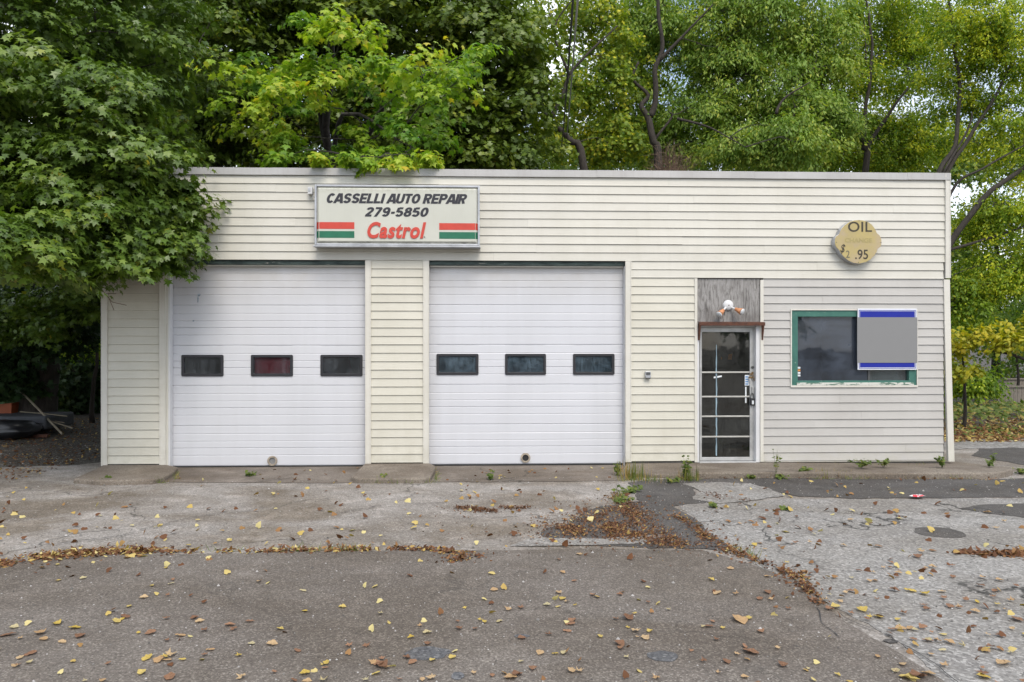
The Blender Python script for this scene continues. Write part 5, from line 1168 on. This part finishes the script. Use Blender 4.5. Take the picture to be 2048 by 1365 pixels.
# crumpled red wrapper
c0 = G(1835, 997); bm = bmesh.new(); bmesh.ops.create_grid(bm, x_segments=5, y_segments=4, size=.5)
for v in bm.verts: v.co = Vector((v.co.x*.17, v.co.y*.11, .012+.03*abs(mnoise.noise(v.co*3.3))+.008))
me = bpy.data.meshes.new('wrapper'); bm.to_mesh(me); bm.free()
t = NT('red_wrapper'); t.bsdf(t.ramp(t.noise(16, 2), [(.47, (.65, .03, .05)), (.53, (.8, .75, .75))], 'CONSTANT'), .4); me.materials.append(t.m)
o = link('wrapper', me, None, (c0.x, c0.y, .004)); o.rotation_euler = (0, 0, .4); tag(o, 'crumpled red and white wrapper on the dark asphalt edge near the right kerb', 'litter')

# ------------------------------------------------------------ weeds
def weed(px, py, zg, h, n, lab, kind='leafy', wd=.12, dry=.2):
    g0 = G(px, py, zg); root = np.array(g0)
    P, N, T, S, V = [], [], [], [], []; st_ = MB()
    if kind == 'leafy':
        for k in range(n):
            a = rng.uniform(0, 6.28); L = h*rng.uniform(.5, 1); out = wd*rng.uniform(.2, 1)
            e = root + [math.cos(a)*out, math.sin(a)*out, L]; mid = root*.5+e*.5+[0, 0, .15*L]
            st_.tube([root+[math.cos(a)*.01, math.sin(a)*.01, -.01], mid, e], [.0028, .002, .0012], 3)
            for j in range(7):
                f = rng.uniform(.25, 1); p = root*(1-f)+e*f+rng.normal(size=3)*.008; b_ = rng.uniform(0, 6.28)
                P.append(p); T.append([math.cos(b_), math.sin(b_), .25]); N.append([rng.normal()*.4, -.35+rng.normal()*.3, 1]); S.append(rng.uniform(.025, .055)); V.append(rng.uniform(0, .75))
        tm = he
    else:
        for k in range(n):
            a = rng.uniform(0, 6.28); lean = rng.uniform(.1, .8); b0 = root + [rng.normal()*wd*.4, rng.normal()*wd*.3, -.005]
            P.append(b0); T.append([math.cos(a)*lean, math.sin(a)*lean, 1]); N.append([math.cos(a), math.sin(a), -lean*.5]); S.append(h*rng.uniform(.45, 1.1)); V.append(rng.uniform(0, .6) + (rng.random() < dry)*.6)
        tm = (np.array([(-.018,0,0),(.018,0,0),(.012,.55,-.04),(0,1,-.20),(-.012,.55,-.04)], float), np.array([(0,1,2),(0,2,4),(4,2,3)]))
    r_ = empty('weed' if kind == 'leafy' else 'grass_tuft', root.tolist()); tag(r_, lab, 'weed' if kind == 'leafy' else 'grass', 'weeds along the foot of the garage')
    leaf_obj('leaves' if kind == 'leafy' else 'blades', np.array(P), np.array(N, float), np.array(T, float), np.array(S), np.array(V), tm, M['weed'], r_, root)['kind'] = 'stuff'
    if st_.v: st_.build('stems', M['weed'], r_)
weed(217, 965, .0, .10, 7, 'small bright green weed at the front of the left kerb island', wd=.12)
weed(762, 963, .0, .10, 7, 'small green weed at the front of the kerb island between the garage doors', wd=.10)
weed(980, 960, .0, .13, 6, 'small weed on the concrete apron below the left half of the right garage door', wd=.08)
weed(500, 953, .0, .07, 5, 'tiny weed on the concrete apron left of the vent of the left garage door', wd=.08)
weed(1371, 958, .0, .38, 13, 'tall leafy green weed against the siding left of the entrance', wd=.12)
weed(1378, 962, .0, .22, 90, 'grass tuft at the foot of the tall leafy weed left of the entrance', 'grass', .14)
weed(1262, 958, .0, .28, 130, 'dry and green grass tuft at the right foot of the right garage door', 'grass', .26, .45)
weed(1236, 952, .0, .22, 10, 'leafy weed at the right end of the right garage door sill', wd=.10)
weed(1300, 963, .0, .14, 110, 'low grass tuft right of the right garage door in front of the siding', 'grass', .4, .4)
weed(1262, 985, .0, .08, 14, 'green weed patch at the head of the brown leaf drift', wd=.25)
weed(1240, 1003, .0, .06, 12, 'low green weed in the upper part of the brown leaf drift', wd=.2)
weed(1345, 965, .0, .09, 8, 'low weed between two grass tufts left of the entrance', wd=.15)
weed(1552, 945, .09, .36, 3, 'single thin weed stem before the grey siding right of the entrance', wd=.10)
weed(1563, 958, .0, .07, 5, 'small weed at the kerb foot below the thin stem', wd=.1)
weed(1505, 958, .0, .06, 8, 'small low weed at the kerb foot below the entrance', wd=.14)
weed(1605, 953, .0, .16, 9, 'bright weed at the kerb edge below the left end of the office window', wd=.12)
weed(1640, 955, .0, .15, 70, 'dry grass tuft on the kerb edge below the office window', 'grass', .2, .7)
weed(1680, 955, .0, .13, 60, 'dry grass tuft on the kerb edge below the blue sign', 'grass', .25, .6)
weed(1722, 934, .09, .12, 11, 'leafy weed on the pavement against the grey siding under the oil change sign', wd=.22)
weed(1767, 933, .09, .13, 8, 'leafy weed on the pavement against the grey siding under the right half of the window', wd=.12)
weed(1885, 934, .09, .16, 12, 'brownish weed at the foot of the leaning corner post', wd=.12)
weed(1978, 932, .09, .09, 8, 'low weed on the rounded end of the pavement', wd=.12)
weed(1985, 925, .09, .16, 4, 'upright weed at the back of the rounded end of the pavement', wd=.05)
weed(2040, 947, .0, .09, 9, 'weed patch beyond the rounded end of the kerb', wd=.16)
weed(1570, 1020, .0, .05, 5, 'tiny weed in the crack at the top of the pale asphalt', wd=.06)
weed(1428, 1015, .0, .05, 5, 'tiny weed at the left corner of the pale asphalt', wd=.06)

# seedlings and dry blades in the joints between slabs and asphalt
bl = (np.array([(-.03,0,0),(.03,0,0),(.02,.55,-.06),(0,1,-.25),(-.02,.55,-.06)], float), np.array([(0,1,2),(0,2,4),(4,2,3)]))
JP = []
for a, b, n_ in (((1240,962),(1400,958),260),((1400,957),(1620,957),150),((1620,957),(1700,958),220),((1700,958),(2030,958),200),((150,966),(200,967),50),((200,967),(340,966),110),((700,966),(860,967),90),((350,945),(356,966),60),((868,940),(874,966),70),((1530,934),(1880,936),160),((1250,932),(1390,930),120),((1250,985),(1225,1010),160),((1420,1072),(1600,1160),200),((400,1104),(760,1101),160)):
    for _ in range(n_):
        f = rng.random(); g0 = G(a[0]+(b[0]-a[0])*f+rng.normal()*3, a[1]+(b[1]-a[1])*f+rng.normal()*1.0, .0)
        if mnoise.noise(Vector((g0.x*2.5, g0.y*2.5, 8))) > -.08: JP.append((g0.x, g0.y, .0))
JP = np.array(JP); k = len(JP)
o = leaf_obj('joint_weeds', JP, np.array([0, -1, .3])+rng.normal(0, .5, (k, 3)), np.array([0, 0, 1])+rng.normal(0, .55, (k, 3)), rng.uniform(.02, .11, k), rng.uniform(.1, 1, k), bl, M['weed'], None, (0, 0, 0)); tag(o, 'fine green and dry blades growing in the joints of the kerb and asphalt', 'weeds', None, 'stuff')
# ground cover at the right, behind the gravel
k = 9000; X = rng.uniform(8.2, 20, k); Yg = rng.uniform(3.0, 12, k)
keep = rng.random(k) < np.where(Yg > 6.5, 1, .35); X, Yg = X[keep], Yg[keep]; k = len(X)
P = np.stack([X, Yg, rng.uniform(0, .08, k)+np.where((Yg > 5.5) & (Yg < 9), rng.uniform(0, .22, k), 0)], 1)
o = leaf_obj('ground_cover', P, np.array([0, -.4, 1])+rng.normal(0, .4, (k, 3)), rng.normal(0, 1, (k, 3)), rng.uniform(.08, .2, k), rng.uniform(0, .9, k), ov, M['weed'], None, (0, 0, 0)); tag(o, 'low green ground cover behind the gravel strip at the right', 'ground cover', None, 'stuff')
k = 12000; X = rng.uniform(8.2, 20, k); Yg = 2.6+abs(rng.normal(0, 2.2, k))
P = np.stack([X, Yg, rng.uniform(.0, .05, k)], 1)
o = leaf_obj('fallen_leaves', P, np.array([0, 0, 1])+rng.normal(0, .45, (k, 3)), rng.normal(0, 1, (k, 3)), rng.uniform(.05, .12, k), rng.uniform(.35, 1, k), ov, M['dryleaf'], None, (0, 0, 0)); tag(o, 'carpet of yellow and brown leaves on the verge at the right', 'leaf litter', None, 'stuff')
k = 9000; X = rng.uniform(-16, -6.7, k); Yg = -1.0+9*rng.random(k)**1.3
P = np.stack([X, Yg, rng.uniform(-.005, .03, k)], 1)
o = leaf_obj('fallen_leaves', P, np.array([0, 0, 1])+rng.normal(0, .45, (k, 3)), rng.normal(0, 1, (k, 3)), rng.uniform(.015, .08, k), rng.uniform(.0, .95, k)**1.3, ov, M['dryleaf'], None, (0, 0, 0)); tag(o, 'scattered leaves on the shaded ground left of the garage', 'leaf litter', None, 'stuff')

# drifts of litter: brown bits and leaves along seams
def drift(lab, px_pts, width, n, vlo, vhi, smin, smax, hgt=.03):
    pts = [np.array(G(x, y)) for x, y, *_ in px_pts]; wds = [p[2] if len(p) > 2 else width for p in px_pts]
    seg = [np.linalg.norm(b-a)*max(.1, (wa+wb)/2/width) for a, b, wa, wb in zip(pts, pts[1:], wds, wds[1:])]; tot = sum(seg)
    P = []
    for a, b, wa, wb, L in zip(pts, pts[1:], wds, wds[1:], seg):
        m_ = int(n*L/tot)+1
        for _ in range(m_):
            f = rng.random(); p = a*(1-f)+b*f; ww = wa*(1-f)+wb*f
            hv = 1 if rng.random() < .8 else 2.3; c = p + np.array([rng.normal()*ww*.6*hv, rng.normal()*ww*.45*hv, 0])
            q = mnoise.noise(Vector((c[0]*3.1, c[1]*3.1, 4)))
            if q < -.12 and rng.random() < .75: continue
            P.append([c[0], c[1], .006+hgt*rng.random()*max(0, 1-np.linalg.norm(c-p)/(ww+.01))])
    P = np.array(P); k = len(P)
    o = leaf_obj('leaf_drift', P, np.array([0, -.1, 1])+rng.normal(0, .5, (k, 3)), rng.normal(0, 1, (k, 3)), rng.uniform(smin, smax, k), vlo+(vhi-vlo)*rng.random(k)**1.3, ov, M['dryleaf'], None, (0, 0, 0)); tag(o, lab, 'leaf litter', None, 'stuff')
drift('band of yellow and brown leaves along the seam at the left', [(-60,1140,.12),(60,1118,.15),(150,1108,.13),(280,1103,.11),(385,1104,.06)], .12, 1500, .2, 1.0, .025, .075)
drift('thin broken band of leaves along the seam below the left garage door', [(440,1104,.05),(560,1103,.06),(680,1100,.09),(750,1100,.08)], .08, 420, .25, 1.0, .025, .07)
drift('brown leaf drift on the seam below the kerb island between the doors', [(780,1098,.05),(850,1100,.05),(900,1104,.07),(950,1112,.10),(900,1124,.08)], .08, 560, .1, .9, .02, .06)
drift('large reddish brown drift of leaf fragments in the middle of the lot', [(1230,985,.06),(1240,1003,.14),(1255,1022,.25),(1245,1040,.45),(1190,1055,.55),(1150,1062,.3),(1230,1064,.45),(1300,1074,.4),(1330,1088,.22),(1400,1090,.14)], .3, 8000, .05, .85, .012, .042, .02)
drift('brown patch of leaf fragments left of the large drift', [(915,1016,.06),(960,1020,.12),(990,1024,.05)], .1, 700, .05, .6, .012, .035)
drift('thin brown patch of leaf fragments beside the large drift', [(1000,1015,.03),(1030,1017,.05),(1058,1016,.03)], .05, 260, .05, .6, .012, .035)
drift('leaf and grass drift down the seam between dark and pale asphalt', [(1350,1030,.06),(1400,1068,.08),(1440,1090,.09),(1480,1112,.09),(1510,1120,.04),(1560,1138,.07),(1600,1155,.09),(1612,1175,.07),(1640,1210,.04)], .09, 1300, .1, .85, .02, .055)
drift('line of brown leaves across the pale asphalt at the right edge', [(1900,1103,.04),(1960,1108,.06),(2010,1110,.09),(2060,1106,.09)], .07, 260, .2, .8, .04, .09)
drift('thin scatter of brown leaf bits on the asphalt below the entrance', [(1400,985,.1),(1450,998,.12),(1500,1002,.08)], .1, 160, .05, .5, .015, .04)
drift('leaf bits and dry weeds along the foot of the right kerb', [(1400,957,.03),(1600,957,.04),(1800,958,.03),(2000,960,.03)], .03, 260, .2, .9, .015, .05)

# ------------------------------------------------------------ single fallen leaves
def leaf_shape(seed, long_):
    r_ = random.Random(seed); nx, ny = 4, 6; vs_, fs = [], []
    curl = r_.uniform(.3, 1.5); bend = r_.uniform(-.5, .7); tw_ = r_.uniform(-.5, .5)
    for j in range(ny+1):
        v = j/ny; hw = math.sin(math.pi*min(1, v*.86+.13))**.75*(.42 if not long_ else .28)*(1+.12*math.sin(9*v+seed))
        for i in range(nx+1):
            u = (i/nx-.5)*2; x = u*hw; z = curl*.9*x*x + .16*bend*(v-.5)**2*2 + .09*mnoise.noise(Vector((x*5, v*5, seed*1.7)))+ .03*r_.random() + tw_*x*(v-.5)*.4
            vs_.append((x*(1-.12*curl)+.05*mnoise.noise(Vector((x*3, v*4, seed))), (v-.5)*(1-.2*curl*abs(x))+.06*mnoise.noise(Vector((x*4, v*4, seed+9))), max(-.01, z)+.02))
    for j in range(ny):
        for i in range(nx): a = j*(nx+1)+i; fs.append((a, a+1, a+nx+2, a+nx+1))
    if seed in (10, 24):     # lobed maple leaf, curled up at its tips
        vs_ = []
        for x, y, z in MAPLE_V:
            q = (x*x + (y-.35)**2); vs_.append((x*.62+.06*mnoise.noise(Vector((x*4, y*4, seed))), (y-.45)*.8, .03+.34*q*(.6+r_.random())+.10*mnoise.noise(Vector((x*3, y*3, seed*2)))))
        vs_ = [(x, y, max(.0, z)) for x, y, z in vs_]; fs = [tuple(int(a) for a in f) for f in MAPLE_F]
    n = len(vs_); vs_ += [(-.008, -.5, .03), (.008, -.5, .03), (.004, -.72, .05)]; fs.append((n, n+1, n+2))
    return vs_, fs
def dry_mat(name, a, b):
    t = NT(name); oi = t.n('ShaderNodeObjectInfo').outputs['Random']
    tcn = t.n('ShaderNodeTexCoord').outputs['Object']
    c = t.mix(oi, a, b); c = t.mix(t.math('MULTIPLY', t.ramp(t.noise(6, 4, .6, tcn), [(.45, 0), (.7, 1)]), .55), c, tuple(x*.45 for x in a)); 
    bs_ = t.n('ShaderNodeBsdfPrincipled'); t.l(c, bs_.inputs['Base Color']); bs_.inputs['Roughness'].default_value = .65; bs_.inputs['Specular IOR Level'].default_value = .25
    tr = t.n('ShaderNodeBsdfTranslucent'); t.l(c, tr.inputs[0]); mm = t.n('ShaderNodeMixShader'); mm.inputs[0].default_value = .2
    t.l(bs_.outputs[0], mm.inputs[1]); t.l(tr.outputs[0], mm.inputs[2]); t.l(mm.outputs[0], t.out.inputs['Surface']); return t.m
DRY = {'yellow': dry_mat('yellow_leaf', (.50, .35, .06), (.55, .43, .15)), 'brown': dry_mat('brown_leaf', (.20, .105, .06), (.34, .19, .11)),
       'tan': dry_mat('tan_leaf', (.44, .28, .14), (.52, .38, .22)), 'pale': dry_mat('pale_leaf', (.48, .42, .25), (.48, .39, .20))}
shapes = {}
for cname, mt in DRY.items():
    for s in range(5):
        vs_, fs = leaf_shape(s*7+3, s == 4); me = bpy.data.meshes.new('fallen_leaf'); me.from_pydata(vs_, [], fs); me.materials.append(mt); me.shade_smooth(); shapes[(cname, s)] = me
hand = [(295,1318,.11,'yellow'),(318,1322,.10,'tan'),(332,1318,.09,'yellow'),(345,1312,.13,'tan'),(60,1310,.10,'brown'),(15,1272,.13,'brown'),(80,1268,.12,'tan'),(250,1235,.12,'brown'),(232,1245,.10,'yellow'),(115,1250,.09,'yellow'),(148,1258,.10,'yellow'),(88,1280,.10,'tan'),(125,1286,.08,'tan'),(160,1275,.10,'brown'),
        (330,1240,.09,'brown'),(390,1238,.08,'brown'),(300,1268,.09,'brown'),(360,1273,.09,'tan'),(400,1245,.08,'tan'),(410,1262,.1,'brown'),(460,1252,.09,'brown'),(465,1262,.1,'brown'),(500,1245,.08,'brown'),(545,1290,.09,'tan'),(475,1314,.08,'yellow'),(420,1302,.07,'tan'),(340,1356,.10,'brown'),
        (480,1360,.11,'tan'),(650,1362,.10,'pale'),(765,1335,.12,'brown'),(745,1330,.10,'tan'),(758,1331,.09,'brown'),(772,1339,.08,'tan'),(735,1293,.10,'brown'),(700,1293,.09,'brown'),(905,1317,.07,'yellow'),(865,1323,.06,'yellow'),(915,1246,.07,'brown'),(855,1268,.08,'pale'),(840,1253,.07,'tan'),(998,1245,.09,'pale'),(1015,1222,.10,'tan'),
        (1040,1217,.09,'brown'),(1095,1271,.09,'brown'),(1080,1309,.08,'tan'),(1110,1310,.06,'yellow'),(1145,1243,.09,'brown'),(1140,1250,.09,'brown'),(1135,1205,.08,'tan'),(1125,1200,.08,'yellow'),(1255,1238,.12,'brown'),(1230,1240,.09,'brown'),(1275,1265,.12,'tan'),(1255,1257,.06,'yellow'),(1300,1265,.06,'yellow'),(1290,1278,.09,'tan'),
        (1240,1290,.10,'brown'),(1200,1275,.06,'yellow'),(1480,1243,.17,'tan'),(1500,1240,.12,'yellow'),(1420,1255,.09,'brown'),(1405,1256,.06,'pale'),(1447,1258,.07,'yellow'),(1500,1306,.13,'brown'),(1565,1333,.09,'brown'),(1405,1325,.08,'brown'),(1160,1344,.09,'tan'),(1035,1352,.09,'brown'),(1020,1358,.10,'tan'),(1065,1340,.08,'brown'),(1310,1360,.09,'tan'),(860,1361,.11,'tan'),
        (1435,1188,.10,'tan'),(1470,1190,.09,'tan'),(1535,1187,.09,'brown'),(1520,1199,.09,'brown'),(1575,1219,.08,'brown'),(1625,1202,.11,'brown'),(1670,1215,.10,'yellow'),(1660,1220,.09,'brown'),(1703,1228,.09,'brown'),(1725,1222,.12,'yellow'),(1755,1235,.10,'yellow'),(1810,1230,.10,'brown'),(1820,1183,.12,'yellow'),(1850,1190,.11,'yellow'),(1790,1183,.10,'brown'),
        (1885,1185,.10,'tan'),(1885,1198,.10,'brown'),(1845,1213,.10,'brown'),(1900,1215,.09,'brown'),(1920,1218,.09,'brown'),(1935,1203,.10,'brown'),(1800,1260,.10,'tan'),(1820,1258,.10,'tan'),(1845,1257,.09,'brown'),(1855,1283,.09,'brown'),(1875,1283,.09,'tan'),(1900,1287,.09,'tan'),(2032,1240,.12,'brown'),(2020,1203,.10,'tan'),(2005,1330,.11,'tan'),(1965,1352,.13,'brown'),(1966,1356,.10,'yellow'),
        (1890,1332,.10,'tan'),(1838,1356,.13,'brown'),(1820,1360,.14,'yellow'),(1855,1350,.10,'tan'),(1990,1183,.1,'brown'),(1960,1173,.1,'brown'),(2035,1175,.1,'brown'),(1835,1115,.12,'brown'),(1845,1105,.11,'tan'),(1590,1088,.11,'brown'),(1618,1086,.08,'tan'),(1740,1050,.1,'brown'),(1975,1027,.12,'tan'),(2010,1045,.1,'tan'),(1990,1058,.12,'tan'),(1785,1047,.09,'brown')]
allL = [(x, y, s, c, True) for x, y, s, c in hand]
def scatter(n, x0, x1, y0, y1, ok, wts, smin=.035, smax=.080):
    c = 0
    while c < n:
        x, y = random.uniform(x0, x1), random.uniform(y0, y1)
        if not ok(x, y): continue
        q = mnoise.noise(Vector((x*.012, y*.03, 2.2)))
        if random.random() > .55 + 1.2*q: continue
        allL.append((x, y, random.uniform(smin, smax), random.choices(['yellow', 'brown', 'tan', 'pale'], wts)[0], False)); c += 1
def seam_x(y): return 1420 + (y-1100)*1.85
scatter(190, -40, 2000, 1110, 1375, lambda x, y: x < seam_x(y), (3, 4, 3, 2))
scatter(230, 1380, 2090, 1008, 1375, lambda x, y: x > seam_x(y)+10, (1.2, 5, 3, 1), .04, .09)
scatter(200, -20, 1300, 968, 1096, lambda x, y: True, (3, 4, 3, 2), .03, .08)
scatter(40, 1400, 2050, 960, 996, lambda x, y: True, (3, 3, 3, 2), .03, .08)
scatter(50, 240, 1250, 938, 966, lambda x, y: True, (2, 4, 2, 1), .03, .07)
allL.sort(key=lambda q: -q[2]*(q[1]-HOR)*(1.6 if q[4] else 1))
def zone(x, y):
    col = 'below the left pier' if x < 340 else 'below the left garage door' if x < 735 else 'below the middle pier' if x < 855 else 'below the right garage door' if x < 1250 else 'below the entrance' if x < 1525 else 'below the window\'s left half' if x < 1700 else 'below the blue sign' if x < 1850 else 'right of the garage'
    row = ', at the bottom' if y > 1330 else ', one stride up' if y > 1285 else ', two strides up' if y > 1240 else ', three strides up' if y > 1195 else ', near the seam' if y > 1110 else ', close to the garage'
    return ('on pale asphalt ' if x > seam_x(y) else 'on dark asphalt ' if y > 1105 else 'on grey asphalt ') + col + row
adj = {0: 'cupped', 1: 'crumpled', 2: 'flat', 3: 'curled', 4: 'narrow'}
def zsurf(x, y): return .009
restP, restC = [], []
for i, (x, y, s, c, hnd) in enumerate(allL):
    g0 = G(x, y); sh = (i*7 + int(x)) % 5
    if i < 300:
        o = link('fallen_leaf', shapes[(c, sh)]); s *= .80; o.location = (g0.x, g0.y, zsurf(x, y)); o.scale = (s, s, s*random.uniform(.7, 1.3)); o.rotation_euler = (random.uniform(-.15, .15), random.uniform(-.2, .2), random.uniform(0, 6.28))
        size = 'large' if s > .095 else 'small' if s < .065 else 'middling'
        lab = f'{size} {adj[sh]} {c} leaf {zone(x, y)}'
        tag(o, lab, 'leaf', 'single fallen leaves on the lot')
    else: restP.append((g0.x, g0.y, zsurf(x, y)+.004, s)); restC.append({'yellow': .92, 'brown': .4, 'tan': .75, 'pale': 1.0}[c])
rp = np.array(restP); k = len(rp)
o = leaf_obj('fallen_leaves', rp[:, :3], np.array([0, -.15, 1])+rng.normal(0, .5, (k, 3)), rng.normal(0, 1, (k, 3)), rp[:, 3], np.array(restC)+rng.normal(0, .05, k), he, M['dryleaf'], None, (0, 0, 0)); tag(o, 'small fallen leaves scattered over the whole lot', 'leaf litter', None, 'stuff')
# loose grit on the asphalt
k = 13000; gx = np.concatenate([rng.uniform(-9, 10, 9000), rng.uniform(-14, -6.6, 4000)]); gy = np.concatenate([rng.uniform(-8.6, -.9, 9000), rng.uniform(-.8, 3.0, 4000)])
CH_V = np.array([(-.5,-.4,0),(.5,-.5,0),(.4,.5,0),(-.4,.4,0),(0,0,.6)], float); CH_F = np.array([(0,1,4),(1,2,4),(2,3,4),(3,0,4)])
t = NT('grit'); at = t.n('ShaderNodeAttribute', attribute_name='v'); t.bsdf(t.ramp(at.outputs['Fac'], [(0, (.06, .055, .05)), (.5, (.2, .19, .175)), (1, (.42, .40, .38))]), .9); M['grit'] = t.m
o = leaf_obj('grit', np.stack([gx, gy, np.where(gy > -.85, -.008, .0015)], 1), np.tile(UP, (k, 1)), rng.normal(0, 1, (k, 3)), rng.uniform(.004, .014, k)*np.where(rng.random(k) < .03, 2.0, 1), rng.random(k), (CH_V, CH_F), M['grit'], None, (0, 0, 0)); tag(o, 'loose grit and pebbles on the asphalt', 'grit', None, 'stuff')
print('TRIS', sum(len(m_.polygons) for m_ in bpy.data.meshes))
